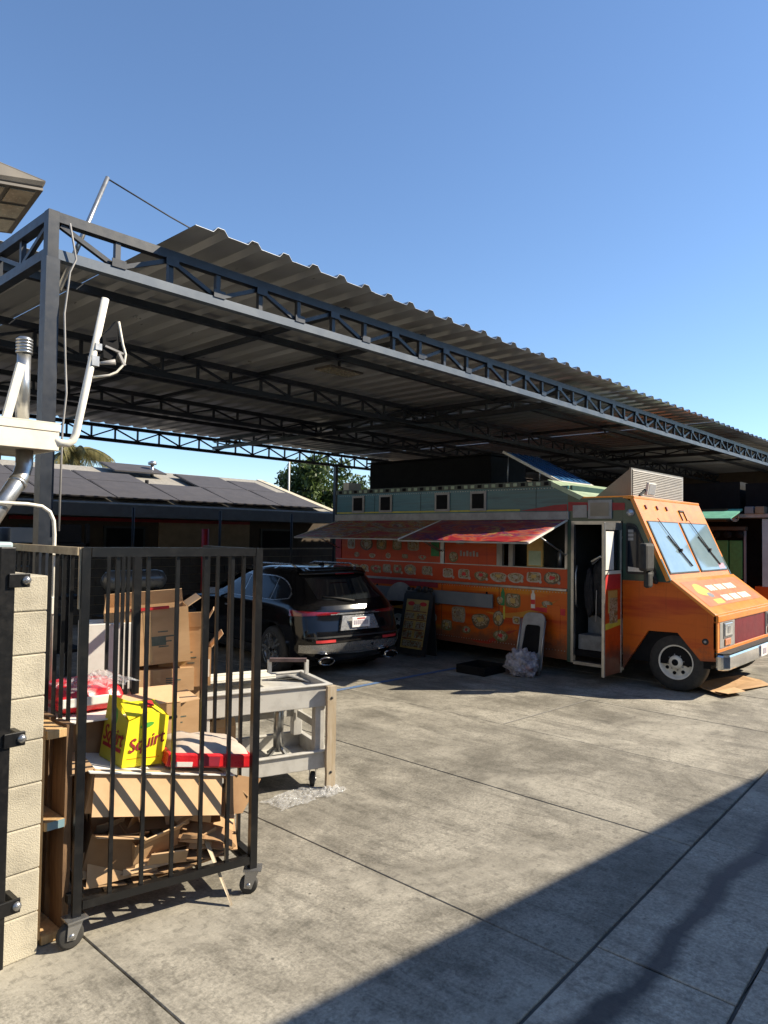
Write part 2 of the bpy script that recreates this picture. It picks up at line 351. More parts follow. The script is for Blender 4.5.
class MB:
    def __init__(s): s.v = []; s.f = []; s.sm = []
    def add(s, vs, fs, smooth=False):
        n = len(s.v); s.v += [Vector(v) for v in vs]
        for f in fs: s.f.append([i+n for i in f]); s.sm.append(smooth)
        return s
    def box(s, a, b, mtx=None):
        x0, y0, z0 = [min(p, q) for p, q in zip(a, b)]; x1, y1, z1 = [max(p, q) for p, q in zip(a, b)]
        vs = [Vector(p) for p in ((x0, y0, z0), (x1, y0, z0), (x1, y1, z0), (x0, y1, z0), (x0, y0, z1), (x1, y0, z1), (x1, y1, z1), (x0, y1, z1))]
        if mtx is not None: vs = [mtx @ v for v in vs]
        return s.add(vs, [(0, 3, 2, 1), (4, 5, 6, 7), (0, 1, 5, 4), (1, 2, 6, 5), (2, 3, 7, 6), (3, 0, 4, 7)])
    def bar(s, p, q, w, h=None, upv=(0, 0, 1)):
        """square tube from p to q"""
        h = h or w; p = Vector(p); q = Vector(q); d = (q-p); ln = d.length; d.normalize()
        u = Vector(upv)
        if abs(d.dot(u)) > .98: u = Vector((0, 1, 0))
        sx = d.cross(u).normalized(); uz = sx.cross(d).normalized()
        vs = []
        for e in (p, q):
            for a, b in ((-1, -1), (1, -1), (1, 1), (-1, 1)): vs.append(e + sx*a*w/2 + uz*b*h/2)
        return s.add(vs, [(0, 1, 2, 3), (7, 6, 5, 4), (0, 4, 5, 1), (1, 5, 6, 2), (2, 6, 7, 3), (3, 7, 4, 0)])
    def tube(s, pts, r, n=10, cap=True):
        pts = [Vector(p) for p in pts]; rs = r if isinstance(r, (list, tuple)) else [r]*len(pts)
        rings = []; prev = None
        for i, p in enumerate(pts):
            d = (pts[min(i+1, len(pts)-1)] - pts[max(i-1, 0)]).normalized()
            if prev is None:
                a = Vector((0, 0, 1)) if abs(d.z) < .9 else Vector((1, 0, 0)); sx = d.cross(a).normalized()
            else: sx = (prev - d*prev.dot(d)).normalized()
            prev = sx; sy = d.cross(sx)
            rings.append([p + (sx*math.cos(2*math.pi*k/n) + sy*math.sin(2*math.pi*k/n))*rs[i] for k in range(n)])
        vs = [v for rg in rings for v in rg]; fs = []
        for i in range(len(pts)-1):
            for k in range(n): fs.append((i*n+k, i*n+(k+1) % n, (i+1)*n+(k+1) % n, (i+1)*n+k))
        s.add(vs, fs, True)
        if cap:
            b = len(s.v)-len(vs)
            s.f.append([b+k for k in reversed(range(n))]); s.sm.append(False)
            s.f.append([b+(len(pts)-1)*n+k for k in range(n)]); s.sm.append(False)
        return s
    def cyl(s, p, q, r0, r1=None, n=16): return s.tube([p, q], [r0, r1 if r1 is not None else r0], n)
    def lathe(s, o, axis, prof, n=24):
        """prof: list of (distance along axis, radius)"""
        o = Vector(o); ax = Vector(axis).normalized(); a = Vector((0, 0, 1)) if abs(ax.z) < .9 else Vector((1, 0, 0))
        sx = ax.cross(a).normalized(); sy = ax.cross(sx); vs = []; fs = []
        for (t, r) in prof:
            for k in range(n): vs.append(o + ax*t + (sx*math.cos(2*math.pi*k/n) + sy*math.sin(2*math.pi*k/n))*max(r, 1e-4))
        for i in range(len(prof)-1):
            for k in range(n): fs.append((i*n+k, i*n+(k+1) % n, (i+1)*n+(k+1) % n, (i+1)*n+k))
        return s.add(vs, fs, True)
    def prism(s, poly, d):
        """poly: list of 3-D points (planar), pushed along d"""
        n = len(poly); d = Vector(d); vs = [Vector(p) for p in poly] + [Vector(p)+d for p in poly]
        fs = [list(range(n))[::-1], list(range(n, 2*n))] + [(i, (i+1) % n, n+(i+1) % n, n+i) for i in range(n)]
        return s.add(vs, fs)
    def quad(s, a, b, c, d): return s.add([a, b, c, d], [(0, 1, 2, 3)])
    def mesh(s, name, m):
        me = bpy.data.meshes.new(name); me.from_pydata([tuple(v) for v in s.v], [], s.f); me.materials.append(m)
        if any(s.sm): me.polygons.foreach_set('use_smooth', s.sm)
        bm = bmesh.new(); bm.from_mesh(me); bmesh.ops.delete(bm, geom=[v for v in bm.verts if not v.link_faces], context='VERTS'); bmesh.ops.recalc_face_normals(bm, faces=bm.faces); bm.to_mesh(me); bm.free()
        me.update(); return me
    def build(s, name, m, parent=None, world=True, bevel=0., recenter=True):
        if parent is None:
            if recenter:
                xs = [v.x for v in s.v]; ys = [v.y for v in s.v]; zs = [v.z for v in s.v]
                c = Vector(((min(xs)+max(xs))/2, (min(ys)+max(ys))/2, min(zs)))
            else: c = Vector((0, 0, 0))
            s.v = [v-c for v in s.v]
            o = bpy.data.objects.new(name, s.mesh(name, m)); COL.objects.link(o); o.location = c
            MW[o.name] = Matrix.Translation(c)
        else:
            if world:
                inv = mw(parent).inverted(); s.v = [inv @ v for v in s.v]
            o = bpy.data.objects.new(name, s.mesh(name, m)); COL.objects.link(o); o.parent = parent
            MW[o.name] = mw(parent)
        if bevel:
            b = o.modifiers.new('edge', 'BEVEL'); b.width = bevel; b.segments = 2; b.limit_method = 'ANGLE'
        return o
def rotz(p, a, c=(0, 0)):
    x, y = p[0]-c[0], p[1]-c[1]; return Vector((c[0]+x*math.cos(a)-y*math.sin(a), c[1]+x*math.sin(a)+y*math.cos(a), p[2]))
def text_mesh(body, size, m, shear=0., extrude=.001, bold=0.):
    c = bpy.data.curves.new('lettering', 'FONT'); c.body = body; c.size = size; c.shear = shear; c.extrude = extrude; c.offset = bold
    c.align_x = 'CENTER'; c.align_y = 'CENTER'; c.resolution_u = 3
    t = bpy.data.objects.new('lettering', c); COL.objects.link(t)
    dg = bpy.context.evaluated_depsgraph_get(); me = bpy.data.meshes.new_from_object(t.evaluated_get(dg))
    bpy.data.objects.remove(t); me.materials.clear(); me.materials.append(m); return me
def crumple(name, c, size, m, parent=None, seed=0, amp=.25, freq=5, sub=4, flat=0.):
    bm = bmesh.new(); bmesh.ops.create_icosphere(bm, subdivisions=sub, radius=1.)
    off = Vector((seed*3.7, seed*1.3, seed*.7))
    mb = MB()
    for v in bm.verts:
        d = v.co.normalized(); k = 1 + amp*noise.noise(d*freq*.4+off) + amp*.6*noise.noise(d*freq+off*2) - amp*.5*abs(noise.noise(d*freq*2+off))
        p = Vector((d.x*size[0]*k, d.y*size[1]*k, d.z*size[2]*k))
        if flat: p.z = max(p.z, -size[2]*flat)
        v.co = p
    mb.add([v.co+Vector(c) for v in bm.verts], [[v.index for v in f.verts] for f in bm.faces], True)
    bm.free(); return mb.build(name, m, parent)

# ================================================================== the setting
gm = MB().quad((-400, -400, -.06), (400, -400, -.06), (400, 400, -.06), (-400, 400, -.06)).build('ground', mAsph)
tag(gm, kind='structure')
drive = MB().quad((-6, .99, -.014), (30, .99, -.014), (30, 17.0, -.014), (-6, 17.0, -.014)).build('driveway', mGround)
tag(drive, 'stained concrete driveway in large jointed slabs', kind='structure')
XJ = [-5.05, -3.4, -1.72, -.02, 1.64, 3.15, 4.85, 6.52, 8.25, 9.95, 11.65, 13.35, 15.05, 16.75, 18.45, 20.15, 21.85, 23.55, 25.25]
def slab(x0, x1, y0, y1, parent, m, g=.0042, z=0., k0=0., k1=0.):
    # slabs keep their real edges: arrises knocked back a little, each settled by a millimetre or two; k0, k1 skew the ends
    dz = random.uniform(-.0025, .0015); c = .004; xm = 4.5
    x0 += g; x1 -= g; y0 += g; y1 -= g; z += dz
    Y0 = lambda x, e=0.: y0+e+k0*(x-xm)
    Y1 = lambda x, e=0.: y1-e+k1*(x-xm)
    mb = MB(); lo = [(x0, Y0(x0)), (x1, Y0(x1)), (x1, Y1(x1)), (x0, Y1(x0))]; hi = [(x0+c, Y0(x0, c)), (x1-c, Y0(x1, c)), (x1-c, Y1(x1, c)), (x0+c, Y1(x0, c))]
    vs = [(x, y, -.05) for x, y in lo] + [(x, y, z-c) for x, y in lo] + [(x, y, z) for x, y in hi]
    fs = [(8, 9, 10, 11)]
    for i in range(4):
        j = (i+1) % 4; fs += [(i, j, 4+j, 4+i), (4+i, 4+j, 8+j, 8+i)]
    return mb.add(vs, fs).build('slab', m, parent)
SK = .04
for i in range(len(XJ)-1):
    x0, x1 = XJ[i], XJ[i+1]; yk = 1.682
    ys = [yk, 8.6, 12.9, 16.9]
    for n_, (a, b_) in enumerate(zip(ys[:-1], ys[1:])): slab(x0, x1, a, b_, drive, mConc, k0=SK if n_ == 0 else 0.)
gut = MB().quad((-6, -4.0, -.016), (30, -4.0, -.016), (30, .985, -.016), (-6, .985, -.016)).build('gutter', mGround)
tag(gut, 'shaded concrete drain strip with a damp streak', kind='structure')
for i in range(len(XJ)-1):
    slab(XJ[i]+.2, XJ[i+1]+.2, 1.03, 1.674, gut, mGut, .004, -.004, SK, SK)
    slab(XJ[i]+.55, XJ[i+1]+.55, -.75, 1.02, gut, mGut, .0055, -.002, 0., SK)
    for a, b_ in ((-2.45, -.75), (-3.95, -2.45)): slab(XJ[i]+.55, XJ[i+1]+.55, a, b_, gut, mGut, .0055, -.002)
# worn blue parking line
pl = MB().quad((5.9, 6.64, .0045), (8.75, 6.50, .0045), (8.75, 6.58, .0045), (5.9, 6.73, .0045)).build('parking_line', mBlueLine, drive)
pl2 = MB().quad((6.55, 4.235, .0042), (8.3, 4.11, .0042), (8.3, 4.118, .0042), (6.55, 4.245, .0042)).build('slab_joint_line', mGreyW, drive)  # thin pale strip drawn in place of a slab joint

# the neighbour's building behind the viewer's right shoulder: its parapet throws the shade over the drain
nb = empty('stucco_building', (11.0, -4.2, 0), R(-6.4), 'long cream stucco building beside the drain, throwing its shade on it', 'building')
mb = MB(); mb.box((-8.2, -5, 0), (12, 1.9, 4.35)); mb.build('wall', mCream2, nb, False)
MB().box((-8.32, -5.1, 4.352), (12.1, 2.0, 4.47)).build('parapet_cap', mGreyW, nb, False)
for k in range(4):
    w = MB().box((-5.6+k*4, 1.90, 1.1), (-3.8+k*4, 1.93, 2.3)).build('window', mGreyW, nb, False)
    MB().box((-5.52+k*4, 1.925, 1.18), (-3.88+k*4, 1.936, 2.22)).build('pane', mCarGlassB, w, False)

ln_ = empty('left_sky_blocker', (-4, 10, 0), 0, 'added tall stucco block left of the yard, unseen, holding back skylight', 'building')  # unseen block added to cut the sky fill under the canopy
MB().box((-8, 5.4, 0), (-1.8, 15, 5.6)).build('wall', mCream2, ln_); MB().box((-8.1, 5.3, 5.602), (-1.7, 15.1, 5.75)).build('parapet_cap', mGreyW, ln_)
sb_ = empty('rear_sky_blocker', (-9, -8, 0), 0, 'added two storey block behind the viewer, unseen, holding back skylight', 'building')  # added out of view to block skylight from behind
MB().box((-18, -14, 0), (-3.0, -7.5, 6.5)).build('wall', mCream2, sb_); MB().box((-18.1, -14.1, 6.502), (-2.9, -7.4, 6.65)).build('parapet_cap', mGreyW, sb_)
for k in range(4): MB().box((-16+k*3.4, -7.5, 1.2), (-14.4+k*3.4, -7.46, 2.6)).build('window', mCarGlassB, sb_)

# ------------------------------------------------------------------ canopy
CX0, CX1, CY0, CY1 = 1.985, 25.6, 5.0, 14.4
can = empty('steel_canopy', (CX0, CY0, 0), 0, 'large navy steel truss canopy with corrugated metal roof over the yard', 'canopy')
def strut_mesh(p, q, w): return MB().bar(p, q, w).mesh('strut', mNavy)
def truss(p, q, zb, zt, n, name='truss', cw=.07, sw=.034, lo_m=mNavy):
    """flat truss from p to q; chords and every web member on its own"""
    p = Vector((*p, 0)); q = Vector((*q, 0)); d = (q-p); ln = d.length; dn = d.normalized()
    ang = math.atan2(dn.y, dn.x)
    mid = MB(); mid.bar((0, 0, zt-cw/2), (ln, 0, zt-cw/2), cw)
    t = bpy.data.objects.new(name, mid.mesh(name, mNavy)); COL.objects.link(t); t.parent = can
    t.location = p - Vector(can.location); t.rotation_euler = (0, 0, ang)
    MW[t.name] = mw(can) @ Matrix.Translation(t.location) @ Matrix.Rotation(ang, 4, 'Z')
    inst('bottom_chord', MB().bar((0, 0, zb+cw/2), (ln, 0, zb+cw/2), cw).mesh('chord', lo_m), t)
    st = ln/n; z0, z1 = zb+cw, zt-cw
    vm = strut_mesh((0, 0, z0), (0, 0, z1), sw)
    dm = strut_mesh((.02, 0, z1-.01), (st-.02, 0, z0+.01), sw*.85); um = strut_mesh((.02, 0, z0+.01), (st-.02, 0, z1-.01), sw*.85)
    for k in range(1, n): inst('vertical_strut', vm, t, (k*st, 0, 0))
    for k in range(n): inst('diagonal_strut', dm if k % 2 == 0 else um, t, (k*st, 0, 0))
    return t
truss((CX0+.038, 5.0), (CX1, 5.0), 3.88, 4.21, 54, sw=.04, lo_m=mNavyLit)
ft = [o for o in can.children if o.name.startswith('truss')][0]; gst = (CX1-CX0-.038)/54
gm1 = MB().box((-.055, -.044, 3.945), (.055, -.036, 4.005)).mesh('gusset', mNavy); gm2 = MB().box((-.055, -.044, 4.085), (.055, -.036, 4.145)).mesh('gusset', mNavy)
for k in range(1, 54): inst('gusset_plate', gm1 if k % 2 else gm2, ft, (k*gst, 0, 0))
truss((CX0+.04, 8.05), (CX1, 8.05), 3.94, 4.26, 46)
truss((CX0+.04, 10.75), (CX1, 10.75), 3.98, 4.27, 46)
truss((CX0+.04, 14.4), (CX1, 14.4), 3.90, 4.26, 46)
truss((CX0, 5.038), (CX0, 14.4), 3.88, 4.21, 20, sw=.036)
truss((9.6, 5.06), (9.6, 14.4), 3.98, 4.24, 18)
truss((17.2, 5.06), (17.2, 14.4), 3.98, 4.24, 18)
for y in (6.45, 9.4, 12.5): MB().bar((CX0, y, 4.235), (CX1, y, 4.235), .07).build('purlin', mNavy, can)
for x in (4.9, 6.1, 13.4, 21): MB().bar((x, 5.05, 4.245), (x, 14.35, 4.245), .06, .05).build('cross_beam', mNavy, can)
# corner post with cap plate, other posts
def cpost(x, y, zt=3.88):
    o = MB().box((x-.046, y-.046, 0), (x+.046, y+.046, zt)).build('post', mNavy, can)
    MB().box((x-.12, y-.12, .0), (x+.12, y+.12, .015)).build('base_plate', mNavy, o)
    return o
cpost(CX0, CY0); cpost(CX0, CY1-.05); cpost(CX1-.1, CY0); cpost(CX1-.1, CY1); cpost(13.6, CY1, 3.9)
# end stub joining the corner of the trusses
MB().box((CX0-.037, CY0-.037, 3.883), (CX0+.037, CY0+.037, 4.212)).build('corner_stub', mNavy, can)
# corrugated sheets, three ribs to a sheet
PIT = .325
def corr(x0, nr, y0, y1, z, parent):
    prof = []
    for k in range(nr):
        b0 = x0+k*PIT
        prof += [(b0, 0), (b0+.16, 0), (b0+.198, .044), (b0+.258, .044), (b0+.296, 0)]
    prof.append((x0+nr*PIT+.02, 0))
    mb = MB(); n = len(prof); sag = random.uniform(-.004, .004)
    vs = []
    for y in (y0, y1):
        for x, h in prof: vs.append((x, y, z+h+sag))
    for y in (y0, y1):
        for x, h in prof: vs.append((x, y, z+h+sag+.003))
    fs = []
    for i in range(n-1):
        fs.append((i, i+1, n+i+1, n+i)); fs.append((2*n+i, 3*n+i, 3*n+i+1, 2*n+i+1)); fs.append((i, 2*n+i, 2*n+i+1, i+1)); fs.append((n+i, n+i+1, 3*n+i+1, 3*n+i))
    mb.add(vs, fs); return mb.build('roof_sheet', mSheet, parent)
corr(2.90-3*PIT-.03, 3, 6.1, 14.75, 4.325, can)
x = 2.90; k = 0
while x < CX1+.2:
    corr(x, 3, 4.66+random.uniform(-.012, .012), 14.75, 4.325 + (.0035 if k % 2 else 0), can); x += 3*PIT; k += 1

# flat luminaires under the roof
def canopy_light(x, y, label):
    t = empty('ceiling_light', (x, y, 4.20), 0, label, 'light', 'flat lights under the canopy')
    MB().box((x-.30, y-.16, 4.175), (x+.30, y+.16, 4.20)).build('housing', mFloodF, t)
    MB().box((x-.27, y-.13, 4.168), (x+.27, y+.13, 4.176)).build('lens', mFloodL, t)
    MB().bar((x, y, 4.2), (x, y, 4.32), .03).build('hanger', mNavy, t)
canopy_light(6.5, 6.85, 'flat ceiling light under the canopy, nearer the corner post')
canopy_light(14.2, 6.75, 'flat ceiling light under the canopy, above the food truck nose')

# ------------------------------------------------------------------ house behind with solar panels
hs = empty('low_house', (3.0, 16, 0), 0, 'low house with grey shingle roof covered in dark solar panels', 'house')
HX0, HX1 = -2.0, 15.1
ye, yr, ze, zr = 16.0, 20.0, 2.66, 3.86
sl_ = (zr-ze)/(yr-ye)
rf = MB().prism([(HX0, ye, ze-.09), (HX0, yr, zr-.09), (HX0, yr, zr), (HX0, ye, ze)], (HX1-HX0, 0, 0)).build('roof', mShingle, hs)
MB().prism([(HX0, yr+.001, zr-.09), (HX0, yr+4, ze-.09), (HX0, yr+4, ze), (HX0, yr+.001, zr)], (HX1-HX0, 0, 0)).build('back_slope', mShingle, hs)
MB().prism([(HX1+.003, ye-.02, ze-.16), (HX1+.003, yr, zr-.14), (HX1+.003, yr, zr+.03), (HX1+.003, ye-.02, ze+.03)], (.26, 0, 0)).build('rake_board', mRake, hs)
MB().box((HX0, ye-.06, ze-.30), (HX1, ye-.003, ze-.02)).build('fascia', mFasc, hs)
MB().box((HX0, ye+.02, ze-.31), (HX1, 17.0, ze-.26)).build('soffit', mFasc, hs)
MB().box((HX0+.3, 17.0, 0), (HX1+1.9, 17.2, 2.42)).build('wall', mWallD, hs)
MB().box((9.7, 16.96, 1.35), (12.6, 16.998, 2.33)).build('wall_panel', mWallB, hs)
MB().box((6.0, 16.955, 2.26), (12.6, 16.995, 2.34)).build('trim', mRedP, hs)
for x0, x1 in ((6.2, 7.6), (8.2, 9.3), (13.0, 14.2)):
    w = MB().box((x0, 16.95, .9), (x1, 16.998, 2.15)).build('window', mInside, hs)
    MB().box((x0+.06, 16.94, .96), (x1-.06, 16.951, 2.09)).build('pane', mDarkBox, w)
def on_roof(x, y, h): return (x, y, ze+(y-ye)*sl_+h)
pm = None
def solar(x0, x1, ya, yb, h=.10):
    n = Vector((0, -sl_, 1)).normalized()
    pts = [Vector(on_roof(x0, ya, h)), Vector(on_roof(x1, ya, h)), Vector(on_roof(x1, yb, h)), Vector(on_roof(x0, yb, h))]
    o = MB().prism(pts, n*.04).build('solar_panel', mSolar, hs)
    MB().prism([p+n*.041+Vector((dx, dy, 0)) for p, dx, dy in zip(pts, (.03, -.03, -.03, .03), (.03, .03, -.03, -.03))], n*.003).build('solar_glass', mSolar, o)
for k in range(9): solar(-.2+k*1.66, 1.42+k*1.66, 16.1, 17.72)
for k in (0, 1, 2, 3, 4, 5, 7): solar(-.2+k*1.66, 1.42+k*1.66, 17.78, 18.7 if k in (4, 5) else 19.25)
solar(13.08, 14.2, 17.78, 18.9)
solar(9.4, 11.0, 18.9, 19.85, .16)
v = MB().cyl((10.76, 19.3, 3.6), (10.76, 19.3, 4.02), .05).build('roof_vent', mGalv, hs); MB().lathe((10.76, 19.3, 4.0), (0, 0, 1), [(0, .05), (0, .12), (.07, .13), (.12, .02)], 14).build('vent_cap', mGalv, v)
MB().cyl((9.8, 17.85, 3.2), (9.8, 17.85, 3.42), .05).build('roof_pipe', mDarkBox, hs)
MB().cyl((15.9, 19.2, 2.2), (15.9, 19.2, 4.55), .03).build('white_pipe', mWhiteP, hs)

# side yard wall of grey blocks between the yard and the house
yw = empty('yard_wall', (10, 15.2, 0), 0, 'grey concrete block wall in front of the low house', 'wall')
MB().box((2.0, 15.22, 0), (16.6, 15.36, 1.62)).build('wall_core', mMortar, yw)
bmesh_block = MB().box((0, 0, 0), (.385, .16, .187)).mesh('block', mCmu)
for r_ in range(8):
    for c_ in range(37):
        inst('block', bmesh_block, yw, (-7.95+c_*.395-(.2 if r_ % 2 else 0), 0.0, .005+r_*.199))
# thin fence posts standing in front of it
for i, x in enumerate((7.9, 10.2, 12.5, 14.9)):
    o = MB().cyl((x, 14.95, 0), (x, 14.95, 2.55), .03, n=8).build('fence_post', mBlack)
    tag(o, ['thin dark fence post nearest the corner post of the canopy', 'thin dark fence post, second from the left before the house', 'thin dark fence post, third from the left before the house', 'thin dark fence post nearest the food truck, before the house'][i], 'fence post', 'thin fence posts before the house')
for i, (x, zt) in enumerate(((9.62, 2.1), (2.9, 2.2))):
    o = MB().cyl((x, 14.7, 0), (x, 14.7, zt), .085, n=14).build('red_bollard', mRedP)
    tag(o, ['tall red steel post before the grey block wall', 'red steel post under the white eave, far left'][i], 'post')
# dark wall that closes the yard behind the trucks
bw = empty('warehouse', (20, 15.6, 0), 0, 'dark warehouse wall closing the yard behind the trucks', 'building')
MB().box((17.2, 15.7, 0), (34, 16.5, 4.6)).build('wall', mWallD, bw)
MB().box((17.15, 15.65, 4.6), (34.1, 16.55, 4.72)).build('roof_edge', mFasc, bw)
MB().box((25.95, 1.9, 0), (26.5, 15.5, 4.5)).build('end_wall', mWallD, bw)

# ------------------------------------------------------------------ trees
def crown(cx, cy, cz, rx, ry, rz, n, size, seed):
    rnd = random.Random(seed); vs = []; fs = []
    cl = []
    for _ in range(26):
        th = rnd.uniform(0, 6.283); u = rnd.uniform(-1, 1); r = rnd.uniform(.35, .95)
        s_ = math.sqrt(1-u*u); cl.append((cx+rx*r*s_*math.cos(th), cy+ry*r*s_*math.sin(th), cz+rz*r*u, rnd.uniform(.28, .5)))
    for _ in range(n):
        a = rnd.choice(cl); d = Vector((rnd.gauss(0, 1), rnd.gauss(0, 1), rnd.gauss(0, 1))).normalized()*(rnd.random()**.45)
        p = Vector((a[0]+d.x*a[3]*rx, a[1]+d.y*a[3]*ry, a[2]+d.z*a[3]*rz))
        t = Vector((rnd.gauss(0, 1), rnd.gauss(0, 1), rnd.gauss(0, 1))).normalized(); b_ = t.cross(Vector((rnd.gauss(0, 1), rnd.gauss(0, 1), rnd.gauss(0, 1)))).normalized()
        s_ = size*rnd.uniform(.6, 1.3); i = len(vs)
        vs += [p-t*s_, p+b_*s_*.45, p+t*s_, p-b_*s_*.45]; fs.append((i, i+1, i+2, i+3))
    return MB().add(vs, fs)
def tree(x, y, zc, rx, ry, rz, label, seed, n=7000):
    t = empty('leafy_tree', (x, y, 0), 0, label, 'tree', 'trees behind the low house')
    tr = MB(); tr.tube([(x, y, 0), (x+.1, y, zc*.4), (x-.05, y+.1, zc*.8), (x, y, zc+rz*.4)], [.22, .18, .12, .04], 10)
    for k in range(6):
        a = k*1.05; tr.tube([(x, y, zc*.5+k*.12), (x+rx*.4*math.cos(a), y+ry*.4*math.sin(a), zc*.8+.1*k), (x+rx*.75*math.cos(a), y+ry*.75*math.sin(a), zc+rz*.2)], [.08, .05, .02], 7)
    tr.build('trunk', mBark, t)
    cr = crown(x, y, zc, rx, ry, rz, n, .13, seed).build('crown', mLeaf, t)
tree(20.9, 24, 3.7, 1.45, 1.5, 1.6, 'dark leafy tree behind the right end of the solar roof', 3)
tree(23.8, 24.6, 3.4, 2.2, 1.9, 1.9, 'dark leafy tree showing just above the rear of the food truck', 9)
# palm behind the house, upper left
pt = empty('palm_tree', (11.7, 27, 0), 0, 'palm tree with yellowing fronds above the low house roof', 'palm')
MB().tube([(11.7, 27, 0), (11.8, 27, 2.5), (11.85, 27, 5.0)], [.25, .2, .18], 12).build('trunk', mPalmTrunk, pt)
rnd = random.Random(5)
for k in range(22):
    a = k*2.4; el = rnd.uniform(-.2, .9); Lf = rnd.uniform(1.2, 1.9)
    mb = MB(); pts = []
    for i in range(9):
        s_ = i/8; r_ = Lf*s_*math.cos(el*(1-.5*s_)); h = Lf*(math.sin(el)*s_ - .75*s_*s_)
        pts.append(Vector((11.85+r_*math.cos(a), 27+r_*math.sin(a), 5.0+h)))
    mb.tube(pts, [.025-.0025*i for i in range(9)], 5)
    sd = Vector((-math.sin(a), math.cos(a), 0))
    for i in range(1, 9):
        for j in range(4):
            p = pts[i-1].lerp(pts[i], j/4); d = (pts[i]-pts[i-1]).normalized()
            for sg in (-1, 1):
                tip = p + sd*sg*(.55-.04*i) + d*.35 + Vector((0, 0, -.25-rnd.random()*.15)); w = d*.03
                mb.add([p-w, p+w, tip], [(0, 1, 2)])
    mb.build('frond', mPalm, pt)

# ================================================================== the orange food truck
TX0, TX1 = 9.5, 12.05
tk = empty('food_truck', (10.75, 6.0, 0), 0, 'orange food truck with slanted windshield and red awnings, nose in the sun', 'food truck')
P = lambda name, m, mb, par=None, bevel=0.: mb.build(name, m, par or tk, True, bevel)
def yz_panel(pts, x0, th): return MB().prism([(x0, y, z) for y, z in pts], (th, 0, 0))
# -- kitchen body, side facing the yard
arch = [(8.95, .25), (8.88, .62), (8.68, .80), (8.42, .86), (8.16, .80), (7.98, .62), (7.90, .25)]
lower = P('lower_side_panel', mOrange, yz_panel([(10.0, .30), (8.95, .27)] + arch[1:-1] + [(7.90, .27), (5.09, .22), (5.09, 1.22), (10.0, 1.22)], TX0, .05))
P('menu_strip_panel', mOrangeK, MB().box((TX0, 5.09, 1.25), (TX0+.05, 10.0, 1.54)))
rail = P('rub_rail', mSteelD, MB().box((TX0-.03, 5.09, 1.215), (TX0+.02, 10.0, 1.255)), bevel=.006)
P('rub_stripe', mRedP, MB().box((TX0-.006, 7.5, 1.13), (TX0-.001, 10.0, 1.212)))
P('left_shutter_panel', mOrangeK, MB().box((TX0+.004, 7.46, 1.55), (TX0+.05, 9.86, 2.24)))
P('middle_shutter_panel', mOrangeK, MB().box((TX0+.004, 6.33, 1.55), (TX0+.05, 7.36, 2.24)))
for y0, y1, m_ in ((7.37, 7.45, mSteelD), (6.22, 6.32, mGreyW), (6.02, 6.10, mGreyW), (9.87, 10.02, mRedP), (5.09, 5.13, mSteelD)):
    P('window_post', m_, MB().box((TX0-.008, y0, 1.55), (TX0+.055, y1, 2.26)))
P('menu_card', mMenuT, MB().box((TX0-.004, 5.50, 1.56), (TX0+.03, 5.77, 2.2)))
P('green_notice', mPaleGreen, MB().box((TX0-.008, 5.53, 1.58), (TX0-.004, 5.74, 1.80)))
P('green_menu_block', mGreenCrate, MB().box((TX0-.001, 7.48, 1.66), (TX0+.004, 7.66, 2.0)))
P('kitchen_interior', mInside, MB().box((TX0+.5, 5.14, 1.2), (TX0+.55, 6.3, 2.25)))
for y in (5.25, 5.4, 5.9): P('kitchen_shelf_item', mSteelD, MB().lathe((TX0+.35, y, 1.55), (0, 0, 1), [(0, .001), (0, .05), (.22, .05), (.25, .02), (.28, .001)], 10))
P('window_sill', mSteelD, MB().box((TX0-.02, 5.1, 1.541), (TX0+.4, 10.0, 1.553)))
P('gutter_strip', mGreyW, MB().box((TX0-.035, 5.06, 2.27), (TX0+.03, 10.03, 2.39)), bevel=.006)
P('teal_band', mTeal, MB().box((TX0, 5.09, 2.392), (TX0+.05, 10.0, 2.775)))
P('yellow_stripe', mYelL, MB().box((TX0-.006, 5.9, 2.41), (TX0-.001, 10.0, 2.435)))
P('red_stripe', mRedP, yz_panel([(5.9, 2.41), (5.10, 2.40), (5.10, 2.50), (5.3, 2.49)], TX0-.006, .005))
top = P('top_trim', mTrimG, MB().box((TX0-.02, 5.36, 2.776), (TX0+.04, 10.02, 2.858)))
for k in range(34):     # marker strip studs along the roof edge
    P('trim_stud', mPaleGreen if k % 3 else mDarkBox, MB().box((TX0-.03, 5.40+k*.135, 2.79), (TX0-.019, 5.47+k*.135, 2.84)), top)
for y in (9.42, 8.72, 7.42, 6.68):
    w = P('clerestory_window', mGreyW, MB().box((TX0-.02, y-.16, 2.42), (TX0+.0, y+.16, 2.74)), bevel=.004)
    P('pane', mDarkBox, MB().box((TX0-.026, y-.115, 2.46), (TX0-.0205, y+.115, 2.70)), w)
P('rear_wall', mOrange, MB().box((TX0+.06, 9.95, .3), (TX1, 10.0, 2.76)))
P('far_side_wall', mOrange, MB().box((TX1-.05, 5.0, .25), (TX1, 9.94, 2.76)))
P('floor', mDarkBox, MB().box((TX0+.06, 4.3, .30), (TX1-.06, 9.94, .38)))
P('chassis', mDarkBox, MB().box((TX0+.5, 3.3, .42), (TX1-.5, 9.8, .60)))
roofo = P('roof', mGreyW, MB().box((TX0+.045, 5.42, 2.80), (TX1, 10.0, 2.855)), bevel=.01)
P('roof_front_slope', mPaleGreen, MB().prism([(TX0-.01, 5.42, 2.875), (TX0-.01, 4.84, 2.605), (TX0-.01, 4.90, 2.56), (TX0-.01, 5.42, 2.80)], (TX1-TX0, 0, 0)))
P('front_bulkhead', mCabGreen, MB().box((TX0+.06, 5.05, 2.0), (TX1-.02, 5.09, 2.78)))
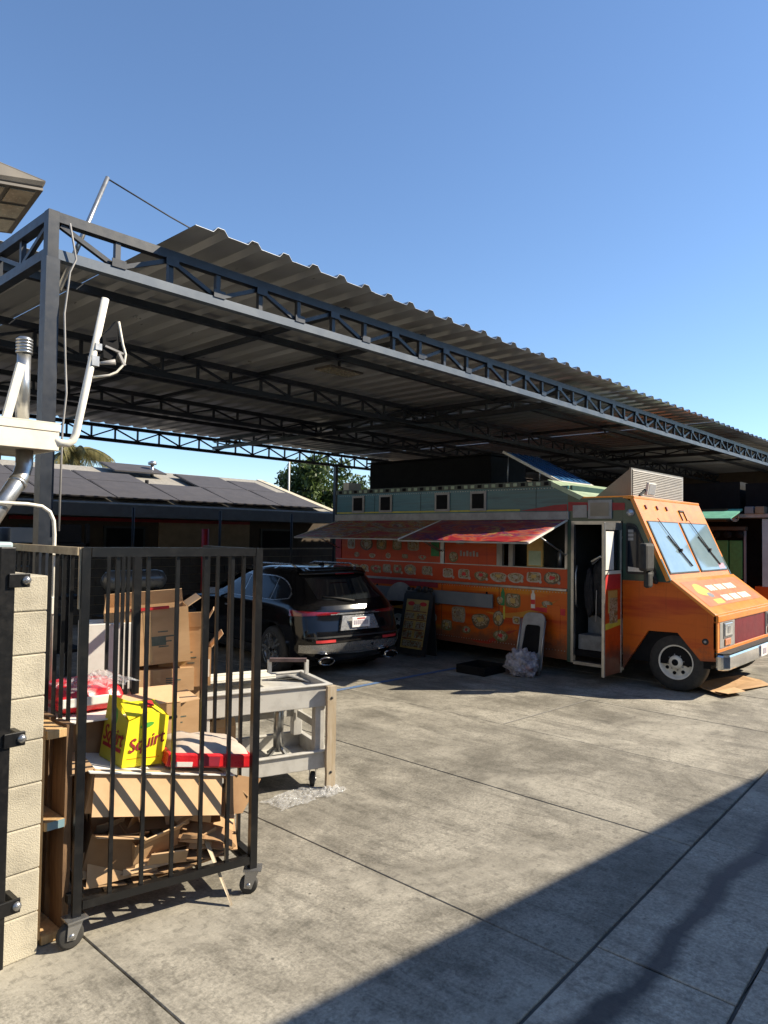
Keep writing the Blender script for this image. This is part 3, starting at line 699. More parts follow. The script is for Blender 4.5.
P('cab_corner', mCabGreen, yz_panel([(5.09, 2.25), (5.09, 2.66), (5.05, 2.63), (4.93, 2.58), (4.25, 2.58), (4.25, 2.25)], TX0-.001, .05))
# -- pictures of dishes printed on the side
PLATES = [mFoodP, mat('menu_plate_dark', (.07, .045, .03), (.14, .09, .05), .5, scale=20), mat('menu_plate_pale', (.44, .40, .34), (.30, .26, .2), .5, scale=14), mat('menu_plate_green', (.08, .12, .04), (.2, .12, .05), .5, scale=16)]
def dish(y, z, r, par, tall=1., x=TX0-.003, rim=True):
    """one printed dish: a plate, tray or bowl outline, the food heaped on it and a price dot"""
    rr_ = random.Random(int((y*31+z*17)*100)); seed = rr_.random()*10; kind = rr_.randrange(3); wide = rr_.uniform(.85, 1.2)
    def ring(k, xx, wob, up_=0.):
        out = []
        for i in range(18):
            a = i*2*math.pi/18; ca, sa = math.cos(a), math.sin(a)
            if kind == 1: e = .45; ca = math.copysign(abs(ca)**e, ca); sa = math.copysign(abs(sa)**e, sa); kk = .82
            elif kind == 2: sa = sa if sa < 0 else sa*.55; kk = 1.05
            else: kk = 1.
            out.append((xx, y+k*kk*wide*ca*(1+wob*noise.noise(Vector((ca*2, sa*2, seed)))), z+up_+k*kk*tall*sa*(1+wob*1.4*noise.noise(Vector((ca*2, sa*2, seed+5))))))
        return out
    o = MB().prism(ring(r, x, .06), (.004, 0, 0)).build('dish_picture', PLATES[rr_.randrange(4)], par)
    MB().prism(ring(r*.80, x-.0015, .35, r*.06), (.002, 0, 0)).build('food_print', mFood, o)
    MB().prism(ring(r*.34, x-.0025, .5, r*.16*(rr_.random()-.3)), (.001, 0, 0)).build('garnish_print', [mFoodP, mRedInk, PLATES[2], mMenuT][rr_.randrange(4)], o)
    if rim: MB().prism([(x-.003, y-r*.9+.024*math.cos(a), z-r*tall*.7+.024*math.sin(a)) for a in [i*2*math.pi/10 for i in range(10)]], (.004, 0, 0)).build('price_dot', PLATES[2], o)
for y, z in ((7.29, 1.39), (6.96, 1.39), (6.62, 1.39), (6.29, 1.39), (5.97, 1.395), (5.65, 1.40), (5.34, 1.40)): dish(y, z, .128, tk, .74)
for y in (9.5, 9.25, 8.95, 8.68, 8.42, 8.12, 7.74): dish(y, 1.41, .118, tk, .78)
for y in (9.6, 9.2, 8.82, 8.44, 8.06): dish(y, 1.84, .14, tk, .85, TX0, False)
for y in (9.45, 9.05, 8.65, 8.25, 7.85): dish(y, 1.64, .07, tk, .7, TX0, False)
for y, z in ((7.5, .95), (7.3, .52), (6.9, .48), (5.95, .72), (5.6, .62), (5.62, .42), (9.6, .75), (9.3, .55), (7.62, .62)): dish(y, z, .10+.03*math.sin(y*7), tk, .9, TX0-.003, False)
dish(7.18, 1.66, .11, tk, .8, TX0, False); dish(7.05, 1.95, .10, tk, .9, TX0, False)
for y, z, r, t_ in ((7.06, .72, .16, 1.0), (6.62, .68, .15, 1.05), (6.28, .72, .10, 1.2), (6.24, .45, .15, .6), (6.02, 1.02, .15, .9), (5.42, 1.02, .09, .7), (6.25, 1.02, .07, 1.2)): dish(y, z, r, tk, t_, TX0-.003, False)
for y, m_ in ((6.10+.1, mGreenCrate), (5.66, mWhiteDec)):
    P('drink_picture', m_, yz_panel([(y+.035, .93), (y-.035, .93), (y-.035, 1.13), (y-.015, 1.17), (y-.015, 1.2), (y+.015, 1.2), (y+.015, 1.17), (y+.035, 1.13)], TX0-.004, .004))
P('drink_label', mRedInk, yz_panel([(5.695, .99), (5.625, .99), (5.625, 1.06), (5.695, 1.06)], TX0-.0055, .0014))
P('yellow_straw_picture', mYelL, yz_panel([(6.19, .72), (6.16, .72), (6.16, .92), (6.19, .92)], TX0-.004, .004))
for k, (y, z, ln, m_) in enumerate(((5.2, 1.1, 1.3, mYelW), (6.6, 1.15, 1.1, mRedW), (7.6, .9, 1.0, mYelW), (9.2, 1.05, 1.2, mRedW), (5.9, .5, .9, mRedW), (8.9, .5, .7, mYelW))):
    pts = [(y+ln*t_, max(.34, z-.28*t_-.10*math.sin(t_*3.0+k))) for t_ in [i/10 for i in range(11)]]
    pts = [(min(y_, 9.9), z_) for y_, z_ in pts]
    P('flame_print', m_, yz_panel(pts + [(y_+.02, max(.30, z_-.085*math.sin(math.pi*i/10)-.004)) for i, (y_, z_) in reversed(list(enumerate(pts)))], TX0-.0016, .0016))
for y in (6.27, 7.41, 8.98): P('panel_seam', mRubber, MB().box((TX0-.0035, y-.004, .32), (TX0-.0015, y+.004, 1.21)))
for y in (5.62, 6.75, 7.9, 9.0): P('band_seam', mRubber, MB().box((TX0-.0035, y-.003, 2.395), (TX0-.0005, y+.003, 2.77)))
rv = MB()
for k in range(96):
    for z in (1.195, 2.745, .345): rv.box((TX0-.004, 5.12+k*.0505, z-.006), (TX0-.0005, 5.132+k*.0505, z+.006))
tag(P('rivets', mSteelD, rv), kind='stuff')
P('access_hatch', mOrange, MB().box((TX0-.006, 5.2, .40), (TX0, 5.42, 1.0)), bevel=.004)
P('red_side_patch', mRedInk, yz_panel([(5.72, .90), (5.12, .86), (5.12, .96), (5.6, .95)], TX0-.003, .003))
# the barely legible letters on the middle shutter, as pale strokes
for k in range(6): P('faded_letter', mGreyW, MB().box((TX0-.0005, 6.68+k*.065, 1.68), (TX0+.003, 6.72+k*.065, 1.75+.02*(k % 2))))
P('folding_counter', mGreyBlue, MB().box((TX0-.12, 6.32, .88), (TX0-.085, 9.1, 1.10)), bevel=.008)
for y in (6.5, 7.7, 8.9): P('counter_bracket', mDarkBox, MB().bar((TX0-.09, y, .9), (TX0, y, 1.12), .025))
P('wheel_arch_cover', mGreyW, MB().prism([(TX0-.14, 8.22+.33*math.cos(a), .86+.33*math.sin(a)) for a in [i*math.pi/14 for i in range(15)]], (.012, 0, 0)))
# -- awnings
def awning(y0, y1, zo, m_, bulge):
    mb = MB(); nx, ny = 10, 14; vs = []; fs = []
    for lay in (0, .006):
        for i in range(nx+1):
            for j in range(ny+1):
                s_ = i/nx; t_ = j/ny; z = 2.262 + (zo-2.262)*s_ - bulge*math.sin(math.pi*s_)*(.6+.4*math.sin(9*t_)) + .006*math.sin(31*t_)*s_
                vs.append((TX0-.02-1.08*s_, y0+(y1-y0)*t_, z+lay))
    w = (nx+1)*(ny+1)
    for i in range(nx):
        for j in range(ny):
            a = i*(ny+1)+j; fs.append((a, a+1, a+ny+2, a+ny+1)); fs.append((w+a, w+a+ny+1, w+a+ny+2, w+a+1))
    for i in range(nx):
        for j in (0, ny):
            a = i*(ny+1)+j; fs.append((a, a+ny+1, w+a+ny+1, w+a))
    mb.add(vs, fs, True); o = P('awning', m_, mb)
    P('front_bar', mGreyW, MB().bar((TX0-1.10, y0-.01, zo-.012), (TX0-1.10, y1+.01, zo-.012), .022), o)
    for y in (y0-.012, y1+.012): P('side_bar', mWhiteP, MB().bar((TX0-.02, y, 2.262), (TX0-1.10, y, zo-.01), .022), o)
    for y in (y0+.02, y1-.02): P('prop_strut', mSteelD, MB().cyl((TX0-.01, y, 1.75), (TX0-.75, y, zo+.08), .011, n=8), o)
    return o
awning(5.1, 7.425, 1.935, mAwn2, .0); awning(7.455, 9.95, 1.955, mAwn, .02)
# -- cab
side_or = [(4.24, .22), (3.89, .77), (3.50, .78), (3.21, .45), (3.02, .46), (3.02, 1.03), (3.57, 1.43), (4.25, 1.43)]
P('cab_side_panel', mOrange, yz_panel(side_or, TX0, .05))
P('far_cab_side', mOrange, yz_panel(side_or + [(5.0, 1.43), (5.0, .22)], TX1-.05, .05))
P('cab_green_panel', mCabGreen, yz_panel([(4.25, 1.432), (3.58, 1.432), (3.62, 1.52), (4.09, 2.50), (4.25, 2.58)], TX0+.001, .045))
P('far_cab_green', mCabGreen, yz_panel([(5.0, 1.432), (3.58, 1.432), (3.62, 1.52), (4.09, 2.50), (4.25, 2.58), (5.0, 2.58)], TX1-.046, .045))
def rounded(pts, r, n=4):
    out = []; k = len(pts)
    for i in range(k):
        p = Vector((*pts[i], 0)); a = Vector((*pts[i-1], 0)); b_ = Vector((*pts[(i+1) % k], 0))
        da = (a-p).normalized()*r; db = (b_-p).normalized()*r
        for j in range(n+1):
            t_ = j/n; q = (p+da)*(1-t_)**2 + p*2*t_*(1-t_) + (p+db)*t_**2; out.append((q.x, q.y))
    return out
sw = P('side_window', mRubber, yz_panel(rounded([(4.20, 1.52), (3.76, 1.52), (4.06, 2.20), (4.20, 2.23)], .05), TX0-.012, .014))
P('pane', mCarGlassB, yz_panel(rounded([(4.175, 1.55), (3.81, 1.55), (4.055, 2.16), (4.175, 2.19)], .04), TX0-.015, .004), sw)
P('window_notice', mWhiteDec, yz_panel([(4.165, 1.555), (3.95, 1.555), (3.95, 1.60), (4.165, 1.62)], TX0-.0175, .002), sw)
for k in range(3): P('window_sticker', mGreyW, yz_panel([(4.165, 1.98+k*.055), (4.09, 1.98+k*.055), (4.09, 2.02+k*.055), (4.165, 2.02+k*.055)], TX0-.0175, .002), sw)
P('cab_roof', mOrangeF, MB().box((TX0, 4.09, 2.552), (TX1, 4.95, 2.60)), bevel=.015)
# windshield frame and panes (slanted)
wb0, wt0 = Vector((0, 3.60, 1.46)), Vector((0, 4.10, 2.575)); wd = (wt0-wb0); wl = wd.length; wd.normalize(); wnrm = Vector((0, -wd.z, wd.y))
def ws(x, t_, h=0.): return Vector((x, 0, 0)) + wb0 + wd*(wl*t_) + wnrm*h
def ws_slab(x0, x1, t0, t1, h0, h1): return MB().prism([ws(x0, t0, h0), ws(x1, t0, h0), ws(x1, t1, h0), ws(x0, t1, h0)], wnrm*(h1-h0))
for (x0, x1, t0, t1) in ((TX0, TX1, .70, 1.0), (TX0, TX1, 0., .075), (TX0, TX0+.10, .075, .70), (TX1-.10, TX1, .075, .70), (10.70, 10.80, .075, .70)):
    P('windshield_frame', mOrangeF, ws_slab(x0, x1, t0, t1, -.05, .0))
for x0, x1 in ((TX0+.09, 10.71), (10.79, TX1-.09)):
    g_ = P('windshield', mRubber, ws_slab(x0, x1, .065, .71, -.03, .012)); 
    pts = rounded([(x0+.025, .08), (x1-.025, .08), (x1-.025, .695), (x0+.025, .695)], .02, 3)
    P('pane', mWind, MB().prism([ws(x, t_, .012) for x, t_ in pts], wnrm*.004), g_)
    xm = x0+.48
    P('wiper_arm', mRubber, MB().bar(ws(xm-.12, .74, .03), ws(xm+.22, .33, .035), .008), g_)
    P('wiper_blade', mRubber, MB().bar(ws(xm-.02, .52, .03), ws(xm+.40, .14, .03), .016), g_)
    P('wiper_joint', mRubber, MB().box((-.024, -.024, -.02), (.024, .024, .02), Matrix.Translation(ws(xm+.2, .34, .035))), g_)
P('inspection_sticker', mPink, ws_slab(11.62, 11.86, .09, .16, .0165, .0175))
P('wiper_motor_bracket', mRubber, ws_slab(10.98, 11.16, .86, .88, .0, .02)); 
for x in (10.98, 11.16): P('wiper_bracket_arm', mRubber, ws_slab(x-.006, x+.006, .74, .88, .0, .015))
for x in (9.75, 10.15, 10.5): P('roof_hook', mDarkRed, ws_slab(x, x+.03, .86, .91, 0., .02))
# hood
hb, hf = Vector((0, 3.58, 1.47)), Vector((0, 3.02, 1.05)); hd = hf-hb; hl_ = hd.length; hd.normalize(); hn = Vector((0, hd.z, -hd.y)); hn = -hn if hn.z < 0 else hn
def hp(x, t_, h=0.): return Vector((x, 0, 0)) + hb + hd*(hl_*t_) + hn*h
def hslab(x0, x1, t0, t1, h0, h1): return MB().prism([hp(x0, t0, h0), hp(x1, t0, h0), hp(x1, t1, h0), hp(x0, t1, h0)], hn*(h1-h0))
hood = P('hood', mOrangeF, hslab(TX0-.005, TX1+.005, 0, 1.0, -.04, .004), bevel=.012)
P('hood_decal', mDecalR, hslab(TX0+.12, TX1-.12, .10, .80, .0065, .0075), hood)
for k, (a, b_, m_) in enumerate(((TX0+.28, TX0+.70, mYelL), )):
    P('chilli_logo', m_, MB().prism([hp(TX0+.50+.20*math.cos(q)*(1+.15*math.sin(3*q)), .36+.17*math.sin(q), .008) for q in [i*math.pi/9 for i in range(18)]], hn*.001), hood)
P('logo_shadow', mGreyBlue, MB().prism([hp(TX0+.62+.10*math.cos(q), .52+.07*math.sin(q), .0085) for q in [i*math.pi/6 for i in range(12)]], hn*.001), hood)
P('logo_tail', mYelL, hslab(TX0+.50, TX0+.82, .64, .76, .0075, .0085), hood)
for row, (x0, t0, t1) in enumerate(((TX0+.80, .26, .42), (TX0+.92, .56, .72))):   # two lines of phone digits, unreadable in the picture
    x = x0
    for grp in (3, 3, 4):
        for k in range(grp):
            w = .088
            P('phone_digit', mWhiteDec, MB().prism([hp(x, t0, .0082), hp(x+w*.95, t0+.005, .0082), hp(x+w*.9, t1, .0082), hp(x+.005, t1, .0082)], hn*.001), hood); x += w+.016
        x += .055
# front
P('front_lip', mOrangeF, MB().box((TX0, 2.99, .95), (TX1, 3.06, 1.045)), bevel=.015)
P('front_lower', mOrangeF, MB().box((TX0, 3.0, .50), (TX1, 3.05, .615)), bevel=.008)
P('front_corner', mOrangeF, MB().box((TX0, 3.0, .615), (TX0+.07, 3.05, .95)))
P('grille', mDarkRed, MB().box((TX0+.68, 3.01, .615), (TX1-.42, 3.05, .95)))
for x0, x1 in ((TX0+.075, TX0+.67), (TX1-.41, TX1-.01)):
    h_ = P('headlight', mGreyW, MB().box((x0, 2.995, .617), (x1, 3.05, .948)), bevel=.006)
    xm = (x0+x1)/2
    P('lamp', mLens, MB().box((xm-.15, 2.975, .76), (xm+.15, 2.996, .93)), h_, .012)
    P('lamp_bezel', mSilver, MB().box((xm-.17, 2.985, .742), (xm+.17, 2.9945, .945)), h_)
    P('reflector', mChrome, MB().box((xm-.05, 2.970, .80), (xm+.05, 2.976, .89)), h_)
    P('turn_signal', mAmber, MB().box((xm-.13, 2.98, .64), (xm+.10, 2.996, .73)), h_, .008)
bp = [(TX0-.04, 3.02), (TX0-.03, 2.92), (TX0+.06, 2.87), (TX1-.06, 2.87), (TX1+.03, 2.92), (TX1+.04, 3.02)]
bmp_ = P('bumper', mChrome, MB().prism([(x, y, .36) for x, y in bp], (0, 0, .20)), bevel=.03)
P('bumper_step', mRubber, MB().prism([(x*.985+.16, y+.012, .562) for x, y in bp], (0, 0, .012)), bmp_)
np_ = P('license_plate', mPlateW, MB().box((10.86, 2.853, .39), (11.17, 2.866, .55)), bmp_, .004)
P('plate_mark', mPlateInk, MB().box((10.93, 2.8505, .42), (11.10, 2.8535, .50)), bmp_)
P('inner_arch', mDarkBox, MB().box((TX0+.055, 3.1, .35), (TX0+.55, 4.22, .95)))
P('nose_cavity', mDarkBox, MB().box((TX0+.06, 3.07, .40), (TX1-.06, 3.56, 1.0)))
P('side_marker', mRubber, MB().lathe((TX0-.012, 3.15, .70), (1, 0, 0), [(0, .001), (0, .03), (.014, .045)], 16)); P('side_marker_lens', mGreyW, MB().lathe((TX0-.016, 3.15, .70), (1, 0, 0), [(0, .001), (.0, .014), (.004, .018)], 12))
# mirror
mi = P('side_mirror', mRubber, MB().box((9.08, 3.74, 1.58), (9.36, 3.86, 1.95)), bevel=.04)
P('mirror_arm', mRubber, MB().bar((9.30, 3.82, 1.64), (TX0, 3.78, 1.42), .05), mi); P('lower_mirror', mRubber, MB().box((9.20, 3.76, 1.36), (9.36, 3.84, 1.57)), mi, .03)
P('mirror_arm', mRubber, MB().bar((9.32, 3.80, 1.9), (TX0, 3.86, 2.02), .02), mi)
# marker lamp and panels above the door
P('marker_lamp', mLens, MB().lathe((TX0-.0, 4.14, 2.36), (-1, 0, 0), [(0, .055), (.03, .052), (.055, .03), (.062, .001)], 14))
P('red_side_band', mRedP, yz_panel([(5.08, 2.40), (4.22, 2.40), (4.22, 2.50), (5.08, 2.53)], TX0-.006, .004))
P('vent_panel', mGreyW, MB().box((TX0-.02, 4.78, 2.30), (TX0-.007, 5.00, 2.48))); vp2 = P('vent_grille', mGreyW, MB().box((TX0-.025, 4.40, 2.28), (TX0-.007, 4.76, 2.55)), bevel=.004)
P('vent_mesh', mACm, MB().box((TX0-.029, 4.44, 2.32), (TX0-.0255, 4.72, 2.51)), vp2)
# door opening, frame, interior and the door standing open
for y0, y1, m_ in ((5.03, 5.085, mCabGreen), (4.985, 5.028, mSteelD)): P('door_post', m_, MB().box((TX0-.012, y0, .20), (TX0+.05, y1, 2.25)))
P('door_header', mSteelD, MB().box((TX0-.012, 4.27, 2.20), (TX0+.05, 4.984, 2.249)))
P('door_sill', mSteelD, MB().box((TX0-.012, 4.27, .18), (TX0+.10, 4.984, .225)))
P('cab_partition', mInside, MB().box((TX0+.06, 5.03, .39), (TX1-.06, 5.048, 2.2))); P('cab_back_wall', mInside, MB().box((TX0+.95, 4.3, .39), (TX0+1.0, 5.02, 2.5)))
P('entry_step', mGreyStep, MB().box((TX0+.11, 4.30, .385), (TX0+.40, 4.97, .60)), bevel=.008); P('upper_step', mGreyStep, MB().box((TX0+.41, 4.30, .385), (TX0+.94, 4.97, .86)), bevel=.008)
P('grab_rail', mSteelD, MB().tube([(TX0+.06, 4.96, 1.0), (TX0+.0, 4.95, 1.05), (TX0-.01, 4.95, 1.5), (TX0+.05, 4.96, 1.6)], .014, 8))
P('belt_strap', mGreyW, MB().bar((TX0+.9, 4.45, 2.2), (TX0+.3, 4.85, 1.62), .02))
# gear hanging in the doorway
jk = empty('hanging_jacket', (TX0+.30, 4.68, .85), 0, 'black jacket and gear hanging in the open truck doorway', 'jacket')
crumple('coat', (TX0+.32, 4.64, 1.28), (.14, .22, .46), mCloth, jk, 3, .35, 4); crumple('sleeve', (TX0+.24, 4.46, 1.25), (.07, .08, .34), mCloth, jk, 5, .3, 4); crumple('sleeve', (TX0+.24, 4.86, 1.2), (.07, .07, .38), mCloth, jk, 6, .3, 4)
MB().tube([(TX0+.25, 4.84, 1.66), (TX0+.25, 4.7, 1.74), (TX0+.25, 4.5, 1.64)], .014, 6).build('hanger', mWhiteP, jk)
for y in (4.6, 4.72): MB().bar((TX0+.16, y, .80), (TX0+.18, y, 1.25), .012).build('strap', mGreyW, jk)
dx0, dx1, dy = TX0-.56, TX0-.015, 4.255
dr = P('open_door', mOrangeK, MB().box((dx0+.03, dy, .17), (dx1-.03, dy+.03, 1.52)))
P('door_frame', mSteelD, MB().box((dx0, dy-.006, .16), (dx0+.032, dy+.036, 2.22)), dr, .005); P('door_frame', mSteelD, MB().box((dx1-.032, dy-.006, .16), (dx1, dy+.036, 2.22)), dr, .005)
P('door_frame', mSteelD, MB().box((dx0+.033, dy-.005, 2.12), (dx1-.033, dy+.035, 2.22)), dr); P('door_frame', mWhiteP, MB().box((dx0+.033, dy-.005, 1.521), (dx1-.033, dy+.035, 1.565)), dr)
P('door_glass', mCarGlass, MB().box((dx0+.033, dy+.01, 1.566), (dx1-.033, dy+.02, 2.119)), dr); P('door_paper', mWhiteCard, MB().box((dx0+.06, dy+.004, 1.58), (dx0+.30, dy+.009, 2.10)), dr)
P('door_poster', mMenuT, MB().box((dx0+.12, dy-.004, 1.0), (dx0+.40, dy-.001, 1.30)), dr); P('poster_picture', mFood, MB().box((dx0+.16, dy-.006, .86), (dx0+.40, dy-.002, 1.20)), dr)
P('door_yellow_stripe', mYelL, MB().prism([(dx0+.04, dy-.003, .78), (dx1-.04, dy-.003, .82), (dx1-.04, dy-.003, .90), (dx0+.04, dy-.003, .86)], (0, .003, 0)), dr); P('door_red_patch', mRedInk, MB().box((dx0+.05, dy-.002, 1.32), (dx1-.05, dy-.0005, 1.51)), dr)
# wheels
def truck_wheel(x, y, s_=1):
    w = P('wheel', mRubber, MB().lathe((x, y, .385), (s_, 0, 0), [(0, .22), (.0, .30), (.01, .35), (.035, .380), (.07, .386), (.16, .386), (.20, .372), (.215, .30), (.215, .1)], 40))
    P('rim', mWhiteP, MB().lathe((x+s_*.004, y, .385), (s_, 0, 0), [(-.006, .228), (-.010, .218), (.012, .205), (.045, .19), (.05, .165), (.03, .12), (.02, .09), (-.02, .085), (-.03, .06), (-.03, .001)], 40), w)
    for k in range(8):
        a = k*math.pi/4+.2; yy, zz = y+.148*math.cos(a), .385+.148*math.sin(a)
        P('hand_hole', mDarkBox, MB().lathe((x+s_*.032, yy, zz), (s_, 0, 0), [(0, .001), (0, .024), (.004, .024)], 10), w)
        yy, zz = y+.102*math.cos(a+.4), .385+.102*math.sin(a+.4)
        P('wheel_nut', mSilver, MB().lathe((x+s_*.0, yy, zz), (s_, 0, 0), [(.004, .001), (.004, .009), (.026, .009)], 6), w)
    P('hub_cap', mDarkBox, MB().lathe((x-s_*.035, y, .385), (s_, 0, 0), [(0, .001), (.0, .04), (.03, .05)], 14), w)
truck_wheel(TX0+.045, 3.54); truck_wheel(TX1-.045, 3.54, -1); truck_wheel(TX0+.06, 8.42); truck_wheel(TX1-.06, 8.42, -1)
P('front_axle', mDarkBox, MB().cyl((TX0+.2, 3.54, .385), (TX1-.2, 3.54, .385), .06)); P('rear_axle', mDarkBox, MB().cyl((TX0+.2, 8.42, .385), (TX1-.2, 8.42, .385), .09))
# -- on the roof
wv = P('roof_vent_cowl', mACm, MB().prism([(9.98, 4.36, 2.602), (9.98, 4.36, 3.02), (9.98, 4.92, 2.602)], (2.0, 0, 0)))
P('cowl_frame', mACm, MB().box((9.96, 4.33, 2.602), (12.0, 4.358, 3.035)), wv)
for k in range(15): P('louvre', mACm, MB().prism([(10.0, 4.328, 2.635+k*.026), (10.0, 4.316, 2.625+k*.026), (10.0, 4.328, 2.650+k*.026)], (1.96, 0, 0)), wv)
rl = P('roof_lamp', mWhiteP, MB().prism([(9.92, 4.08, 2.62), (9.92, 4.05, 2.80), (9.92, 4.09, 2.81), (9.92, 4.13, 2.63)], (.28, 0, 0)), bevel=.01)
P('lamp_face', mLens, MB().prism([(9.95, 4.071, 2.64), (9.95, 4.046, 2.785), (9.95, 4.049, 2.785), (9.95, 4.074, 2.64)], (.22, 0, 0)), rl); P('lamp_bracket', mRubber, MB().bar((9.75, 4.12, 2.61), (9.93, 4.11, 2.70), .03), rl)
bb = P('exhaust_housing', mDarkBox, MB().box((10.6, 7.2, 2.842), (11.8, 10.2, 3.47)), bevel=.02); P('housing_lid', mDarkBox, MB().box((10.56, 7.17, 3.472), (11.84, 10.23, 3.50)), bb)
P('white_roof_box', mWhiteP, MB().box((9.65, 9.85, 2.842), (10.0, 10.0, 3.02)), bevel=.01)
ht = P('roof_hatch', mBlueT, MB().prism([(10.2, 5.63, 2.90), (10.2, 6.62, 3.41), (10.2, 6.60, 3.44), (10.2, 5.61, 2.93)], (1.08, 0, 0)))
for x in (10.18, 11.28): P('hatch_edge', mWhiteP, MB().bar((x, 5.58, 2.885), (x, 6.66, 3.445), .04), ht)
P('hatch_edge', mWhiteP, MB().bar((10.2, 5.6, 2.89), (11.28, 5.6, 2.89), .045), ht)
for k in range(5): P('hatch_rib', mBlueT, MB().bar((10.35+k*.2, 5.64, 2.945), (10.35+k*.2, 6.6, 3.44), .025), ht)
for x in (10.22, 11.25): P('hatch_prop', mSteelD, MB().cyl((x, 6.6, 2.84), (x, 6.58, 3.41), .012, n=8), ht)

# ================================================================== second truck behind, nearly hidden
t2 = empty('second_food_truck', (16.2, 6.0, 0), 0, 'second food truck behind the orange one, with a mint green awning', 'food truck')
Q = lambda name, m, mb, par=None, bevel=0.: mb.build(name, m, par or t2, True, bevel)
Q('body', mOrange, MB().box((15.0, 3.0, .35), (17.4, 4.05, 1.12))); Q('upper_body', mSideWall2, MB().box((15.0, 3.0, 1.121), (17.4, 3.92, 2.42)))
Q('kitchen_body', mWallD, MB().box((15.0, 5.35, .35), (17.4, 9.5, 2.6))); Q('inner_wall', mDarkBox, MB().box((15.8, 4.16, .35), (17.4, 5.34, 2.45)))
Q('roof_rail', mWallD, MB().box((14.9, 4.2, 2.20), (15.1, 5.5, 2.27))); Q('roof', mGreyW, MB().box((14.95, 3.0, 2.45), (17.5, 9.5, 2.52)))
Q('awning', mMint, MB().prism([(14.95, 4.25, 2.62), (14.2, 4.25, 2.42), (14.2, 4.25, 2.40), (14.95, 4.25, 2.59)], (0, 1.9, 0)))
Q('dark_screen', mDarkBox, MB().box((15.3, 4.4, 2.53), (17.2, 7.5, 3.18))); Q('dark_screen', mDarkBox, MB().box((15.3, 2.6, 2.53), (17.2, 4.3, 3.14)))
dd_ = Q('side_door', mGreyBlue, MB().box((14.97, 4.2, .5), (15.0, 4.24, 2.19))); Q('side_door', mGreyBlue, MB().box((14.97, 4.78, .5), (15.0, 4.82, 2.19)))
for y in (4.27, 4.53): Q('green_crate_panel', mGreenCrate, MB().box((14.985, y, 1.25), (15.02, y+.24, 2.0)), bevel=.01)
Q('horn', mLens, MB().lathe((14.9, 4.35, 2.44), (-1, 0, 0), [(0, .02), (.08, .06), (.1, .08)], 14)); Q('red_box', mWallD, MB().box((14.8, 4.5, 2.37), (15.1, 5.0, 2.62)))
for y, m_ in ((3.55, mACm), (3.86, mWallB), (4.05, mGreyBlue)): Q('roof_box', m_, MB().box((14.9, y, 2.523), (15.15, y+.16, 2.66)), bevel=.01)
for k in range(4): Q('hanging_pan', mDarkBox, MB().lathe((14.95, 4.3+k*.22, 2.12), (-1, 0, 0), [(0, .001), (0, .07), (.03, .08), (.035, .001)], 12))
for x0, x1 in ((15.12, 16.15), (16.25, 17.28)):
    w = Q('windshield', mRubber, MB().box((x0, 2.985, 1.35), (x1, 3.0, 2.28))); Q('pane', mWind, MB().box((x0+.03, 2.98, 1.38), (x1-.03, 2.986, 2.25)), w)
Q('bumper', mChrome, MB().box((14.95, 2.84, .40), (17.45, 2.995, .60)), bevel=.03); Q('grille', mDarkBox, MB().box((15.7, 2.975, .70), (16.7, 2.999, 1.05)))
for x in (15.15, 16.85): Q('headlight', mLens, MB().box((x, 2.97, .75), (x+.4, 2.999, 1.0)), bevel=.01)
sw2 = Q('side_window', mRubber, MB().box((14.99, 3.2, 1.45), (14.999, 3.75, 2.2))); Q('pane', mCarGlassB, MB().box((14.985, 3.23, 1.48), (14.9905, 3.72, 2.17)), sw2)
for y in (3.9, 8.3):
    w = Q('wheel', mRubber, MB().lathe((15.05, y, .38), (1, 0, 0), [(0, .2), (0, .33), (.03, .38), (.18, .38), (.21, .3)], 28)); Q('rim', mWhiteP, MB().lathe((15.06, y, .38), (1, 0, 0), [(0, .22), (.03, .18), (.01, .001)], 20), w)

# ================================================================== the black SUV
sv = empty('black_suv', (7.28, 7.15, 0), R(-8), 'shiny black compact SUV parked with its rear to the driveway', 'car')
SZ = [(.20, .24, 4.33, .80), (.30, .09, 4.48, .895), (.42, .015, 4.56, .92), (.55, .0, 4.58, .93), (.68, .02, 4.57, .935), (.80, .06, 4.54, .935), (.90, .085, 4.45, .925),
      (.97, .10, 4.25, .91), (1.03, .13, 3.72, .895), (1.09, .17, 3.28, .87), (1.22, .285, 2.98, .805), (1.36, .41, 2.70, .745), (1.47, .50, 2.45, .69), (1.55, .58, 2.22, .63), (1.595, .70, 2.02, .55), (1.62, .95, 1.75, .40), (1.628, 1.25, 1.5, .15)]
def sprof(z):
    for i in range(len(SZ)-1):
        if z <= SZ[i+1][0] or i == len(SZ)-2:
            t = max(0, min(1, (z-SZ[i][0])/(SZ[i+1][0]-SZ[i][0])))
            p0, p1, p2, p3 = SZ[max(i-1, 0)], SZ[i], SZ[i+1], SZ[min(i+2, len(SZ)-1)]
            o = []
            for k in (1, 2, 3):
                m1 = (p2[k]-p0[k])*.5; m2 = (p3[k]-p1[k])*.5
                lo_, hi_ = sorted((p1[k], p2[k])); t2_, t3_ = t*t, t*t*t
                v = (2*t3_-3*t2_+1)*p1[k] + (t3_-2*t2_+t)*m1 + (-2*t3_+3*t2_)*p2[k] + (t3_-t2_)*m2
                o.append(min(max(v, lo_-.01), hi_+.01))
            return o
